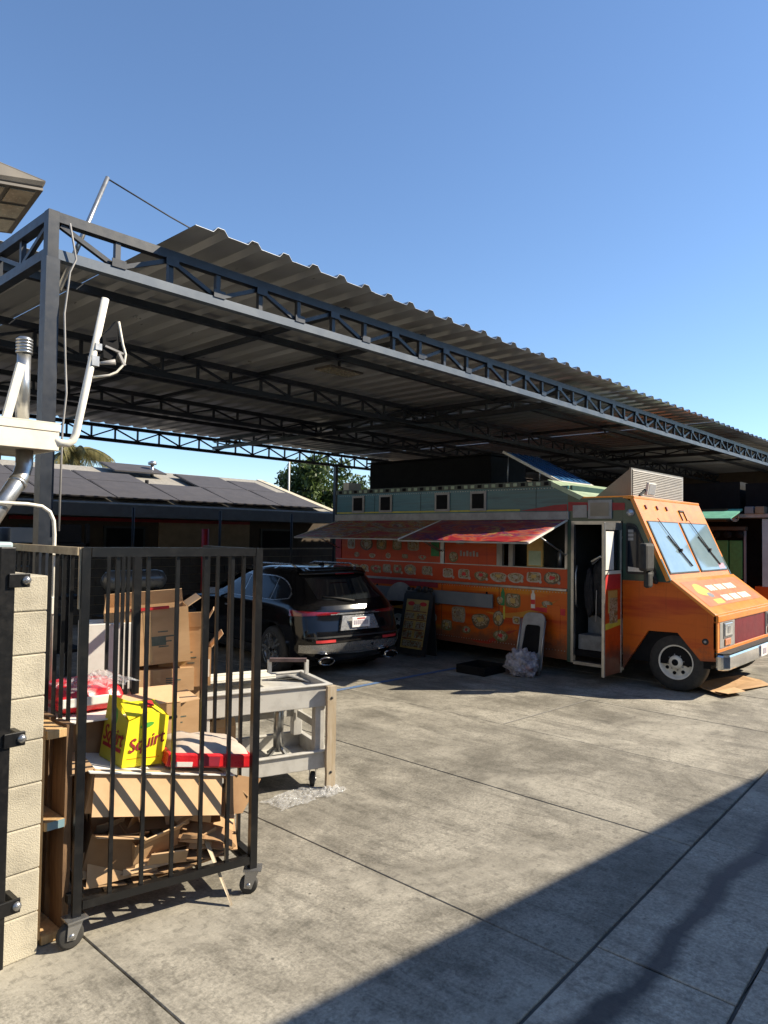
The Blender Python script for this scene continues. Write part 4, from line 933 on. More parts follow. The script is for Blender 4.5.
def sout(z, frac_seg, t):
    """outline of the left half at height z: segment 0 rear, 1 rear corner, 2 side, 3 front corner, 4 front; t in 0..1"""
    yr_, yf_, w = sprof(z); rr = min(.34, w*.5, (yf_-yr_)*.3); rf = min(.45, w*.6, (yf_-yr_)*.3)
    if frac_seg == 0: x, y = -(w-rr)*t, yr_
    elif frac_seg == 1: a = t*math.pi/2; x, y = -(w-rr)-rr*math.sin(a), yr_+rr-rr*math.cos(a)
    elif frac_seg == 2: x, y = -w, yr_+rr+(yf_-rf-yr_-rr)*t
    elif frac_seg == 3: a = t*math.pi/2; x, y = -(w-rf)-rf*math.cos(a), yf_-rf+rf*math.sin(a)
    else: x, y = -(w-rf)*(1-t), yf_
    mid_ = (yr_+yf_)/2
    if y < mid_: y += .07*(x/max(w, .01))**2*max(0, 1-(y-yr_)/.9)
    else: y -= .16*(x/max(w, .01))**2*max(0, 1-(yf_-y)/.8)
    if frac_seg == 2: x *= 1-.035*abs(2*t-1)**2.5
    elif frac_seg in (1, 3): x *= .965
    elif frac_seg in (0, 4): x *= .965
    return x, y
segs = [(0, 7), (1, 8), (2, 26), (3, 8), (4, 7)]
zs = []
for i in range(len(SZ)-1):
    for k in range(3): zs.append(SZ[i][0]+(SZ[i+1][0]-SZ[i][0])*k/3)
zs.append(SZ[-1][0])
vs_, fs_ = [], []
for z in zs:
    half = []
    for sg, n in segs:
        for k in range(n): half.append(sout(z, sg, k/n))
    half.append(sout(z, 4, 1.))
    ring = half + [(-x, y) for x, y in reversed(half[1:-1])]
    vs_ += [(x, y, z) for x, y in ring]
nr = len(ring)
for i in range(len(zs)-1):
    for k in range(nr): fs_.append((i*nr+k, i*nr+(k+1) % nr, (i+1)*nr+(k+1) % nr, (i+1)*nr+k))
fs_.append(list(range(nr))[::-1]); fs_.append([(len(zs)-1)*nr+k for k in range(nr)])
body = MB().add(vs_, fs_, True).build('body', mCarPaint, sv, False)
cut = MB()
for y in (.90, 3.68):
    for s_ in (-1, 1): cut.cyl((s_*.62, y, .36), (s_*1.2, y, .36), .415, n=36)
cuto = cut.build('wheel_cutter', mCarTrim, sv, False)
bo = body.modifiers.new('arches', 'BOOLEAN'); bo.object = cuto; bo.operation = 'DIFFERENCE'; bo.solver = 'EXACT'
bpy.context.view_layer.update()
dg = bpy.context.evaluated_depsgraph_get(); nm = bpy.data.meshes.new_from_object(body.evaluated_get(dg)); body.modifiers.clear(); body.data = nm
bpy.data.objects.remove(cuto)
def sideX(y, z):
    # left side x at a given y
    best = None
    for sg, n in ((1, 40), (2, 60), (3, 40)):
        for k in range(n+1):
            x, yy = sout(z, sg, k/n)
            if best is None or abs(yy-y) < best[0]: best = (abs(yy-y), x)
    return best[1]
def rearY(x, z):
    best = None
    for sg, n in ((0, 40), (1, 40)):
        for k in range(n+1):
            xx, yy = sout(z, sg, k/n)
            if best is None or abs(xx-x) < best[0]: best = (abs(xx-x), yy)
    return best[1]
def S_(name, m, mb, par=None, bevel=0.): return mb.build(name, m, par or sv, False, bevel)
def side_patch(ys, zlo, zhi, off, sgn, nz=5):
    mb = MB(); vs = []; fs = []; n = len(ys)
    for j in range(nz+1):
        for y in ys:
            z = zlo(y)+(zhi(y)-zlo(y))*j/nz; vs.append((sgn*(-sideX(y, z)+off), y, z))
    for j in range(nz):
        for i in range(n-1): fs.append((j*n+i, j*n+i+1, (j+1)*n+i+1, (j+1)*n+i))
    return mb.add(vs, fs, True)
def rear_patch(xs, zlo, zhi, off, nz=5):
    mb = MB(); vs = []; fs = []; n = len(xs)
    for j in range(nz+1):
        for x in xs:
            z = zlo(x)+(zhi(x)-zlo(x))*j/nz; vs.append((x, rearY(-abs(x), z)-off, z))
    for j in range(nz):
        for i in range(n-1): fs.append((j*n+i, j*n+i+1, (j+1)*n+i+1, (j+1)*n+i))
    return mb.add(vs, fs, True)
def wrap_patch(sg0, sg1, zlo, zhi, off, sgn, n=14, nz=4):
    """patch that turns the rear corner: parameter runs 0..1 on the rear face, 1..2 on the corner, 2.. on the side"""
    mb = MB(); vs = []; fs = []
    for j in range(nz+1):
        for i in range(n+1):
            u = sg0+(sg1-sg0)*i/n; z = zlo(i/n)+(zhi(i/n)-zlo(i/n))*j/nz
            x, y = sout(z, min(int(u), 2), u-min(int(u), 2)); ang = max(0, min(1, u-1))*math.pi/2
            vs.append((sgn*(-(x-off*math.sin(ang))), y-off*math.cos(ang), z))
    for j in range(nz):
        for i in range(n): a = j*(n+1)+i; fs.append((a, a+1, a+n+2, a+n+1))
    return mb.add(vs, fs, True)
for sgn in (-1, 1):
    lin = lambda a, b_, n: [a+(b_-a)*i/n for i in range(n+1)]
    top = lambda y: (1.455 - max(0, (y-2.05))*.42) if y > 1.25 else 1.15+.305*math.sqrt(max(0, 1-((1.25-y)/.66)**2))
    bot = lambda y: min(top(y)-.002, 1.115 + max(0, .95-y)*.12)
    wtrim = S_('window_surround', mSilver, side_patch(lin(.575, 2.78, 60), lambda y: bot(max(y, .60))-.014, lambda y: top(max(y, .60))+.014, .004, -sgn, 4))
    for a, b_ in ((.605, 1.02), (1.05, 1.86), (1.90, 2.72)): S_('side_window', mCarGlassB, side_patch(lin(a, b_, 14), bot, top, .009, -sgn, 5), wtrim)
    S_('sill_trim', mCarTrim, side_patch(lin(1.35, 3.22, 10), lambda y: .22, lambda y: .38, .012, -sgn, 3))
    S_('tail_light', mTail, wrap_patch(.52, 1.95, lambda t: .93-.02*t, lambda t: .958+.045*t, .010, -sgn))
    S_('tail_light_core', mTail, wrap_patch(.60, 1.6, lambda t: .938-.01*t, lambda t: .952+.02*t, .016, -sgn))
    S_('rear_reflector', mRedInk, wrap_patch(.72, 1.25, lambda t: .535, lambda t: .575, .012, -sgn, 6, 1))
    ex = S_('exhaust_tip', mChrome, MB().add(*(lambda pr_: (pr_[0], pr_[1]))((lambda n: ([(-sgn*(.56+rx*math.cos(a)), y, .275+rz*math.sin(a)) for (rx, rz, y) in ((.115, .055, -.03), (.125, .065, -.015), (.125, .065, .10), (.10, .042, .08), (.10, .042, -.03)) for a in [i*2*math.pi/n for i in range(n)]], [(l*n+k, l*n+(k+1) % n, (l+1)*n+(k+1) % n, (l+1)*n+k) for l in range(4) for k in range(n)]))(20)), True))
    S_('exhaust_core', mDarkBox, MB().box((-sgn*.65, .03, .245), (-sgn*.47, .05, .305)), ex)
    mr = S_('mirror', mCarPaint, MB().add(*(lambda: ([(sgn*(.90+.22*i), 2.62+.06*j, 1.06+.16*k) for i in (0, 1) for j in (0, 1) for k in (0, 1)], [(0, 1, 3, 2), (4, 6, 7, 5), (0, 4, 5, 1), (2, 3, 7, 6), (0, 2, 6, 4), (1, 5, 7, 3)]))()), bevel=.035)
    S_('mirror_glass', mLens, MB().box((sgn*.94, 2.612, 1.08), (sgn*1.10, 2.619, 1.19)), mr)
    S_('roof_rail', mSilver, MB().tube([(sgn*.53, .85, 1.60), (sgn*.54, 1.0, 1.645), (sgn*.535, 2.0, 1.63), (sgn*.52, 2.2, 1.575)], .014, 8))
    S_('door_handle', mSilver, side_patch(lin(1.15, 1.36, 4), lambda y: .93, lambda y: .955, .02, -sgn, 1)); S_('door_handle', mSilver, side_patch(lin(2.1, 2.31, 4), lambda y: .92, lambda y: .945, .02, -sgn, 1))
    for y in (.90, 3.68):
        x0 = sgn*.90
        w = S_('wheel', mRubber, MB().lathe((x0, y, .355), (-sgn, 0, 0), [(0, .22), (-.005, .27), (0, .32), (.03, .352), (.07, .357), (.17, .357), (.21, .34), (.23, .28)], 36))
        S_('rim', mSilver, MB().lathe((x0, y, .355), (-sgn, 0, 0), [(-.004, .255), (.0, .24), (.06, .225), (.09, .22), (.09, .001)], 30), w)
        for k in range(5):
            a = k*2*math.pi/5
            for da in (-.16, .16): S_('spoke', mSilver, MB().bar((x0+sgn*.0, y+.04*math.cos(a), .355+.04*math.sin(a)), (x0+sgn*.004, y+.245*math.cos(a+da), .355+.245*math.sin(a+da)), .028, .03), w)
        S_('wheel_cap', mDarkBox, MB().lathe((x0+sgn*.012, y, .355), (-sgn, 0, 0), [(0, .001), (0, .035), (.03, .05)], 14), w)
        S_('wheel_housing', mDarkBox, MB().lathe((sgn*.60, y, .36), (sgn, 0, 0), [(0, .001), (0, .40), (.05, .41)], 24))
lin = lambda a, b_, n: [a+(b_-a)*i/n for i in range(n+1)]
rg = S_('rear_window', mCarGlass, rear_patch(lin(-.56, .56, 24), lambda x: 1.13+.02*(x/.56)**2, lambda x: 1.475-.03*(x/.56)**2, .008))
S_('rear_wiper', mRubber, MB().tube([(.0, rearY(0, 1.12)-.04, 1.12), (-.2, rearY(-.2, 1.15)-.035, 1.155), (-.46, rearY(-.46, 1.2)-.03, 1.19)], .011, 6), rg)
spv = MB(); xs = lin(-.60, .60, 16)
spv.add([(x, rearY(-abs(x)*.98, 1.50)-.10+.05*(x/.6)**2, 1.535-.02*(x/.6)**2) for x in xs] + [(x, rearY(-abs(x)*.98, 1.50)-.09+.05*(x/.6)**2, 1.505-.02*(x/.6)**2) for x in xs] + [(x, .78, 1.605-.02*(x/.6)**2) for x in xs],
        [(i, i+1, 18+i, 17+i) for i in range(16)] + [(17+i, 18+i, 35+i, 34+i) for i in range(16)] + [(i, i+1, 35+i, 34+i) for i in range(16)], True)
S_('roof_spoiler', mCarPaint, spv); S_('brake_lamp', mTail, MB().box((-.16, .385, 1.508), (.16, .40, 1.522)))
S_('tailgate_chrome_bar', mSilver, rear_patch(lin(-.44, .44, 16), lambda x: .925, lambda x: .95, .016, 1))
rc = S_('plate_recess', mSilver, MB().prism([(-.34, -.004, .70), (.34, -.004, .70), (.27, .045, .91), (-.27, .045, .91)], (0, .04, .0)))  # silver here paints the sky's reflection in the plate recess
pt_ = S_('license_plate', mPlateW, MB().box((-.155, -.022, .735), (.155, -.012, .885)), rc, .004)
S_('plate_header', mRedInk, MB().box((-.07, -.0235, .855), (.07, -.0225, .875)), rc)
for k in range(7): S_('plate_mark', mPlateInk, MB().box((-.125+k*.036, -.0235, .775), (-.10+k*.036, -.0225, .838)), rc)
S_('rear_skid_plate', mSilver, wrap_patch(-0., 1.7, lambda t: .36+.03*t, lambda t: .525-.02*t, .010, -1, 16, 3)); S_('rear_skid_plate', mSilver, wrap_patch(-0., 1.7, lambda t: .36+.03*t, lambda t: .525-.02*t, .010, 1, 16, 3))
S_('skid_edge', mChrome, wrap_patch(0., 1.15, lambda t: .345+.03*t, lambda t: .362+.03*t, .020, -1, 16, 1)); S_('skid_edge', mChrome, wrap_patch(0., 1.15, lambda t: .345+.03*t, lambda t: .362+.03*t, .020, 1, 16, 1))
S_('bumper_line', mCarTrim, wrap_patch(0., 1.5, lambda t: .60, lambda t: .625, .008, -1, 16, 1)); S_('bumper_line', mCarTrim, wrap_patch(0., 1.5, lambda t: .60, lambda t: .625, .008, 1, 16, 1))
S_('tow_eye_cap', mDarkBox, MB().lathe((.22, -.012, .46), (0, 1, 0), [(0, .001), (0, .016), (.01, .016)], 10))
MBp = [(.03, -.04), (.0, .04)]
S_('windshield', mCarGlass, MB().prism([(-.70, 3.18, 1.10), (.70, 3.18, 1.10), (.56, 2.36, 1.50), (-.56, 2.36, 1.50)], (0, .02, .035)))
S_('underbody', mDarkBox, MB().box((-.72, .3, .16), (.72, 4.3, .32)))
sv.scale = (1.02, 1.0, .945)
S_('roof_fin', mCarPaint, MB().prism([(0, .95, 1.62), (0, 1.12, 1.62), (0, .98, 1.675)], (.02, 0, 0)))

# ================================================================== left side: block pillar, gate, rolling cage
def emptyM(name, M_, label=None, cat=None, group=None):
    o = bpy.data.objects.new(name, None); COL.objects.link(o); o.empty_display_size = .1
    o.location, q, _ = M_.decompose(); o.rotation_euler = q.to_euler(); MW[o.name] = Matrix.Translation(o.location) @ q.to_matrix().to_4x4()
    return tag(o, label, cat, group)
pil = empty('block_pillar', (1.325, 3.70, 0), 0, 'pale concrete block pillar with black gate straps', 'pillar')
MB().box((1.232, 3.516, 0), (1.419, 3.90, 1.77)).build('pillar_core', mMortar, pil)
blkm = None
for k in range(9):
    zt = (1.785 if k == 8 else k*.2025+.198)
    o = MB().box((1.225, 3.509, k*.2025), (1.426, 3.907, zt)).build('block', mBlock, pil, True, .006)
# solid black gate leaf off to the left, strapped to the pillar
gl = empty('gate_leaf', (.9, 3.42, 0), 0, 'black steel gate leaf at the left edge, strapped to the block pillar', 'gate')
MB().box((1.165, 3.385, .06), (1.232, 3.445, 1.925)).build('gate_post', mBlack, gl, True, .005)
MB().box((-.4, 3.40, .10), (1.164, 3.425, 1.86)).build('gate_sheet', mBlack, gl)
MB().box((-.4, 3.385, 1.862), (1.164, 3.445, 1.92)).build('gate_rail', mBlack, gl)
for k in range(9): MB().box((-.35+k*.17, 3.386, .11), (-.33+k*.17, 3.3995, 1.858)).build('gate_bar', mBlack, gl)
for z in (1.775, 1.065, .325):
    h = MB().box((1.20, 3.372, z-.032), (1.292, 3.384, z+.032)).build('hinge_strap', mBlack, gl, True, .004)
    MB().lathe((1.275, 3.371, z), (0, -1, 0), [(0, .02), (.008, .018), (.014, .008), (.015, .001)], 12).build('bolt', mSilver, h); MB().box((1.27, 3.3845, z-.02), (1.292, 3.51, z+.02)).build('strap_return', mBlack, h)
# rolling cage
CGO = Vector((1.58, 3.45, 0)); CGA = math.atan2(-.217, .976)
cg = empty('rolling_cage', CGO, CGA, 'black barred rolling cage on casters, full of cardboard', 'cage')
CGM = Matrix.Translation(CGO) @ Matrix.Rotation(CGA, 4, 'Z')
def K(name, m, mb, par=None, bevel=0.): return mb.build(name, m, par or cg, False, bevel)
Z0, Z1 = .17, 1.92
postm = MB().box((-.020, -.020, Z0-.03), (.020, .020, Z1)).mesh('post', mBlack); barm = MB().box((-.0095, -.0095, Z0+.03), (.0095, .0095, Z1-.045)).mesh('bar', mBlack)
for x, y in ((0, 0), (.92, 0), (.92, .80)): inst('post', postm, cg, (x, y, 0))
for k in range(1, 6): inst('bar', barm, cg, (k*.1533, 0, 0))
for k in range(1, 4): inst('bar', barm, cg, (.92, k*.2, 0))
K('top_rail', mBlack, MB().box((.025, -.022, Z1-.045), (.895, .022, Z1))); K('bottom_rail', mBlack, MB().box((.025, -.02, Z0), (.895, .02, Z0+.04)))
K('side_top_rail', mBlack, MB().box((.90, .025, Z1-.043), (.94, .775, Z1-.003))); K('side_bottom_rail', mBlack, MB().box((.90, .025, Z0), (.94, .775, Z0+.04)))
K('floor_frame', mBlack, MB().box((.90, .02, Z0-.001), (.02, .03, Z0+.012)))
for k in range(8): K('floor_bar', mBlack, MB().box((.03+k*.12, .03, Z0+.002), (.055+k*.12, .79, Z0+.014)))
K('floor_frame', mBlack, MB().box((.025, .78, Z0), (.90, .80, Z0+.03)))
# inner leaf standing behind the front bars
K('inner_post', mBlack, MB().box((.43, .70, .95), (.475, .745, Z1-.05))); K('inner_rail', mBlack, MB().box((.05, .705, Z1-.05), (.90, .74, Z1-.012)))
for x, z in ((.285, 1.18), (.37, .98), (.40, .98)): K('inner_bar', mBlack, MB().box((x-.009, .71, z), (x+.009, .73, Z1-.05)))
# left leaf of the cage runs back behind the pillar
lf = Vector((.02, 0, 0)); inv = CGM.inverted()
def cl(p): return inv @ Vector(p)
a0, a1 = Vector((1.585, 3.52, 0)), Vector((1.665, 4.62, 0)); dv = (a1-a0)
K('left_leaf_rail', mTanRail, MB().bar(cl(a0+Vector((0, 0, Z1-.02))), cl(a1+Vector((0, 0, Z1-.02))), .03, .04)); K('left_leaf_bottom', mBlack, MB().bar(cl(a0+Vector((0, 0, Z0+.02))), cl(a1+Vector((0, 0, Z0+.02))), .03, .04))
K('rail_edge_strip', mTanRail, MB().box((-.031, -.012, 1.62), (-.0245, .012, Z1)))
for k in range(1, 10):
    p = a0+dv*(k/10); K('left_leaf_bar', mBlack, MB().bar(cl(p+Vector((0, 0, Z0+.04))), cl(p+Vector((0, 0, Z1-.04))), .018))
def caster(x, y, r, ztop, yaw, par, M_=None):
    T = Matrix.Translation((x, y, 0)) @ Matrix.Rotation(yaw, 4, 'Z')
    c = MB().box((-.045, -.05, ztop-.008), (.045, .05, ztop), T).build('caster', mSilver, par, False)
    for s_ in (-1, 1):
        mb = MB(); mb.prism([T @ Vector(p) for p in ((s_*.022, -.035, ztop-.009), (s_*.022, .040, ztop-.009), (s_*.022, .045, r-.014), (s_*.022, .005, r-.020))], T.to_3x3() @ Vector((s_*.004, 0, 0))); mb.build('fork', mSilver, c, False)
    o = T @ Vector((-.018, .022, r)); ax = T.to_3x3() @ Vector((1, 0, 0))
    w = MB().lathe(o, ax, [(0, .001), (0, r*.82), (.004, r), (.032, r), (.036, r*.82), (.036, .001)], 22).build('wheel', mRubber, c, False)
    MB().lathe(T @ Vector((-.03, .022, r)), ax, [(0, .001), (0, .014), (.06, .014), (.06, .001)], 10).build('axle', mSilver, c, False)
caster(-.005, -.005, .062, Z0-.03, R(100), cg); caster(.925, .0, .050, Z0-.03, R(60), cg); caster(.92, .80, .045, Z0-.03, R(20), cg)

# upright pallet wedged between pillar and cage
pa = empty('wooden_pallet', (1.515, 3.9, 0), 0, 'wooden pallet standing on edge between the pillar and the cage', 'pallet')
for k, y in enumerate((3.56, 3.74, 3.92, 4.10)):
    MB().box((1.443, y, .03+.01*k), (1.458, y+.14, 1.04)).build('deck_board', mWood, pa, True, .003)
for k, y in enumerate((3.555, 3.76, 3.96)):
    mb = MB(); n = 10
    for i in range(n):   # rough-edged plank
        z0, z1 = .02+i*.102, .02+(i+1)*.102; e = lambda z: .012*noise.noise(Vector((z*4, k*3., 0)))
        mb.add([(1.556+e(z0)*.6, y+e(z0), z0), (1.590, y+e(z0), z0), (1.590, y+.15, z0), (1.556+e(z0)*.6, y+.15, z0), (1.556+e(z1)*.6, y+e(z1), z1), (1.590, y+e(z1), z1), (1.590, y+.15, z1), (1.556+e(z1)*.6, y+.15, z1)], [(0, 1, 5, 4), (1, 2, 6, 5), (2, 3, 7, 6), (3, 0, 4, 7)] + ([(0, 3, 2, 1)] if i == 0 else []) + ([(4, 5, 6, 7)] if i == n-1 else []))
    mb.build('rough_plank', mWoodD, pa)
for z, m_ in ((.005, mWood), (.545, mWood), (.985, mWood)):
    s_ = MB().box((1.459, 3.548, z), (1.5545, 4.25, z+.042)).build('stringer', m_, pa, True, .003)
    if z > .1 and z < .9: MB().box((1.470, 3.544, z+.002), (1.5535, 3.5475, z+.040)).build('blue_painted_end', mBlueChip, s_)

# ------------------------------------------------------------------ what the cage and its surroundings hold
def loc(u, v, z): return CGM @ Vector((u, v, z))
def frame(u, v, z, rz=0, rx=0, ry=0): return Matrix.Translation(loc(u, v, z)) @ Matrix.Rotation(CGA+R(rz), 4, 'Z') @ Matrix.Rotation(R(ry), 4, 'Y') @ Matrix.Rotation(R(rx), 4, 'X')
def carton(name, label, F, w, d, h, flaps=(), m_=mCard, th=.006, closed=False, group=None):
    """corrugated box: walls, floor, and a part for every flap: (side, angle from closed)"""
    t = emptyM(name, F, label, 'cardboard box', group)
    mb = MB(); mb.box((0, 0, 0), (w, th, h)); mb.box((0, d-th, 0), (w, d, h)); mb.box((0, th, 0), (th, d-th, h)); mb.box((w-th, th, 0), (w, d-th, h)); mb.box((th, th, 0), (w-th, d-th, th))
    if closed: mb.box((th, th, h-th-.001), (w-th, d-th, h-.001))
    mb.build('carton_body', m_, t, False)
    for sd, ang, ln in flaps:
        a = R(ang)
        if sd == 'f': pts = [(.003, 0, h), (w-.003, 0, h), (w-.006, ln*math.cos(a), h+ln*math.sin(a)), (.01, ln*math.cos(a), h+ln*math.sin(a))]
        elif sd == 'b': pts = [(.003, d, h), (w-.003, d, h), (w-.01, d-ln*math.cos(a), h+ln*math.sin(a)), (.004, d-ln*math.cos(a), h+ln*math.sin(a))]
        elif sd == 'l': pts = [(0, .003, h), (0, d-.003, h), (ln*math.cos(a), d-.01, h+ln*math.sin(a)), (ln*math.cos(a), .005, h+ln*math.sin(a))]
        else: pts = [(w, .003, h), (w, d-.003, h), (w-ln*math.cos(a), d-.005, h+ln*math.sin(a)), (w-ln*math.cos(a), .01, h+ln*math.sin(a))]
        p = [Vector(q)+Vector((0, 0, .002)) for q in pts]; n = (p[1]-p[0]).cross(p[3]-p[0]).normalized()*th
        MB().prism(p, n).build('flap', mCardIn, t, False)
    return t
def mark(par, m_, a, b, name='printed_mark'): return MB().box(a, b).build(name, m_, par, False)
# big tilted carton across the cage
c1 = carton('open_carton', 'wide cardboard box lying tilted across the cage, barred by shadows', frame(.05, .10, .585, 0, 0, 11), .70, .46, .215, (('f', 246, .225), ('r', 215, .24), ('l', 200, .14)))
mark(c1, mWhiteCard, (-.03, -.03, .203), (.76, .44, .209), 'white_liner')
# yellow drinks box
sq = emptyM('yellow_drink_box', frame(.235, .15, .765, 13, 3, 7), 'torn yellow cardboard drink box with maroon lettering in the cage', 'drink box')
bw_, bd_, bh_ = .235, .25, .27
mb = MB(); top = [(0, 0, bh_-.03), (bw_*.55, 0, bh_+.02), (bw_, 0, bh_-.01), (bw_+.012, bd_*.6, bh_+.02), (bw_, bd_, bh_-.02), (0, bd_, bh_+.06), (-.003, bd_*.5, bh_+.01)]
botm = [(0, 0, 0), (bw_*.55, .0, 0), (bw_, 0, 0), (bw_, bd_*.6, 0), (bw_, bd_, 0), (0, bd_, 0), (0, bd_*.5, 0)]
midp = [(.0, -.001, bh_*.5), (bw_*.55, -.003, bh_*.5), (bw_+.008, .0, bh_*.5), (bw_+.012, bd_*.6, bh_*.5), (bw_, bd_, bh_*.5), (0, bd_, bh_*.5), (-.003, bd_*.5, bh_*.5)]
n = 7; allv = botm+midp+top
fr = [(i, (i+1) % n, n+(i+1) % n, n+i) for i in range(n)] + [(n+i, n+(i+1) % n, 2*n+(i+1) % n, 2*n+i) for i in range(n)]
MB().add(allv, [f for k, f in enumerate(fr) if k % n not in (5, 6)] + [list(range(n))[::-1]]).build('carton_shell', mYellow, sq, False)
MB().add(allv, [f for k, f in enumerate(fr) if k % n in (5, 6)]).build('shaded_print_side', mYellowShade, sq, False)
MB().prism([(.01, .02, bh_-.03), (bw_*.55, .01, bh_+.015), (bw_-.01, .02, bh_-.01), (bw_*.9, bd_*.55, bh_+.045), (.02, bd_*.6, bh_+.03)], (0, 0, .005)).build('top_flap', mYellow, sq, False)
MB().prism([(.10, .04, bh_+.035), (.16, .04, bh_+.036), (.17, .09, bh_+.052), (.12, .10, bh_+.053)], (0, 0, .003)).build('red_flap_print', mRedInk, sq, False)
tm = text_mesh('Squirt', .094, mMaroon, .30, .0008, .001)
o = inst('lettering', tm, sq, (bw_*.50, -.0055, bh_*.47), (R(90), R(-14), 0), (.92, 1.05, 1)); o2 = inst('lettering', tm, sq, (-.0055, bd_*.52, bh_*.50), (R(90), R(0), R(-90)), (.92, 1.25, 1))
for (yy, xx, rot) in ((-.0035, bw_*.47, 0), ):
    MB().prism([(xx+.03*math.cos(a)*(1.3), yy-.001, bh_*.80+.014*math.sin(a)+.01*math.cos(a)) for a in [i*math.pi/6 for i in range(12)]], (0, .002, 0)).build('leaf_print', mGreen, sq, False)
MB().prism([(-.0045, bd_*.55+.025*math.cos(a), bh_*.86+.05*math.sin(a)) for a in [i*math.pi/6 for i in range(12)]], (.002, 0, 0)).build('leaf_print', mGreen, sq, False)
MB().box((-.0045, bd_*.12, bh_*.25), (-.0035, bd_*.9, bh_*.32)).build('maroon_band', mMaroon, sq, False); MB().box((.02, -.0035, bh_*.155), (bw_*.9, -.0028, bh_*.165)).build('fine_print', mAmber, sq, False)
# red and paper sack
sk_ = emptyM('flour_sack', frame(.47, .10, .735, -4, 0, 9), 'red and paper sack of goods lying on the tilted box', 'sack')
def pillow(w, d, h, seed, nx=18, ny=12):
    vs, fs = [], []
    for lay in (1, 0):
        for j in range(ny+1):
            for i in range(nx+1):
                s_, t_ = i/nx, j/ny; k = (max(0, 1-abs(2*s_-1)**5)*max(0, 1-abs(2*t_-1)**5))**.5
                z = h*(.5+(.5 if lay else -.5)*k) + (.012*noise.noise(Vector((s_*6, t_*5, seed)))*k if lay else 0)
                vs.append((w*s_+.008*noise.noise(Vector((t_*5, seed, 2.))), d*t_+.010*noise.noise(Vector((s_*6, seed, 7.))), z))
    m_ = (nx+1)*(ny+1)
    for j in range(ny):
        for i in range(nx): a = j*(nx+1)+i; fs.append((a, a+1, a+nx+2, a+nx+1)); fs.append((m_+a, m_+a+nx+1, m_+a+nx+2, m_+a+1))
    return MB().add(vs, fs, True)
pillow(.46, .36, .13, 1.).build('sack_body', mFlour, sk_, False)
for a, b in (((.0, -.016, .008), (.46, .004, .085)), ((.44, .0, .006), (.472, .36, .08)), ((-.016, 0, .006), (.012, .32, .08))):
    MB().box(a, b).build('red_end', mRedPl, sk_, False, .012)
MB().box((.03, -.0185, .015), (.12, -.0165, .04)).build('pale_print', mWhiteCard, sk_, False); MB().box((.17, -.0185, .02), (.27, -.0165, .07)).build('maroon_print', mMaroon, sk_, False)
# red wrapped packs behind, left
rp = emptyM('red_wrapped_pack', frame(-.03, .48, .98, 6), 'red and white plastic-wrapped pack near the pillar', 'pack')
pillow(.38, .34, .17, 4.).build('pack_body', mRedPl, rp, False); MB().box((.02, -.006, .05), (.30, .006, .10)).build('white_print', mWhiteCard, rp, False, .01)

wb_ = carton('white_carton', 'white cardboard box edge showing behind the red pack', frame(.20, .95, .98, -6), .30, .30, .44, (), mWhiteCard, closed=True)
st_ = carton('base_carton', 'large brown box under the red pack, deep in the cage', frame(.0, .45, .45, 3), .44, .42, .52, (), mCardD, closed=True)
MB().box((-.06, .36, .9725), (.46, .86, .9785), CGM).build('white_board', mWhiteCard)
tag(bpy.data.objects['white_board'], 'thin white board lying under the red wrapped pack', 'board')
# the taller boxes standing behind the cage
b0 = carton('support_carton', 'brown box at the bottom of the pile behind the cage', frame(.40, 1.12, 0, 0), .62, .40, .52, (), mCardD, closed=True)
b0b = carton('support_carton', 'brown box carrying the two tall boxes behind the cage', frame(.42, 1.14, .521, 0), .62, .38, .43, (), mCard, closed=True)
b1 = carton('tall_carton', 'tilted brown box with green print behind the cage, torn open on top', frame(.36, 1.02, 1.12, -14, 0, -4), .52, .34, .36, (('b', 70, .10), ('l', 80, .12), ('r', 150, .10)))
mark(b1, mPrint, (.09, -.002, .06), (.15, -.0005, .13)); mark(b1, mPrint, (.28, -.002, .12), (.37, -.0005, .18)); mark(b1, mRedInk, (.16, -.006, .355), (.40, .03, .372), 'red_tape')
b1b = carton('low_carton', 'brown box below the tilted one behind the cage', frame(.42, .98, .955, -8), .48, .20, .15, (), mCard, closed=True)
b2 = carton('hand_hole_carton', 'brown box with an oval hand hole and folded flap behind the cage', frame(.70, 1.04, .96, -22, 0, -2), .30, .26, .40, (('f', 100, .10), ('r', 120, .12)))
mark(b2, mDarkBox, (.14, -.004, .225), (.20, -.0005, .245), 'hand_hole'); mark(b2, mPrint, (.08, -.002, .06), (.085, -.0005, .14)); mark(b2, mPrint, (.02, -.002, .10), (.07, -.0005, .13))
for t_, w_, h_ in ((b1, .52, .36), (b2, .30, .40), (b0b, .62, .43), (b1b, .48, .15)):
    mark(t_, mTape, (w_*.5-.024, -.0012, h_*.02), (w_*.5+.024, -.0004, h_*.98), 'packing_tape')
    for k in range(4): mark(t_, mPrint, (w_*.62, -.0016, h_*(.30+.09*k)), (w_*(.74+.04*((k*7) % 3)), -.0004, h_*(.30+.09*k)+.008), 'printed_line')
b3 = carton('red_mark_carton', 'brown box with a red arrow mark between cage and cart', frame(.83, 1.08, .952, -18), .23, .24, .26, (('r', 130, .12),))
mark(b3, mRedInk, (.05, -.002, .13), (.13, -.0005, .16), 'red_arrow'); MB().prism([(.06, -.002, .13), (.12, -.002, .13), (.09, -.002, .07)], (0, .0015, 0)).build('red_arrow', mRedInk, b3, False); mark(b3, mWhiteCard, (.17, -.002, .06), (.22, -.0005, .18), 'paper_label'); mark(b3, mDarkBox, (.04, -.004, .20), (.10, -.0005, .22), 'hand_hole')
b4 = carton('flap_carton', 'brown box with a wide flap behind the yellow drink box', frame(.34, .62, .60, -4), .36, .30, .36, (('f', 30, .16), ('r', 175, .12)))
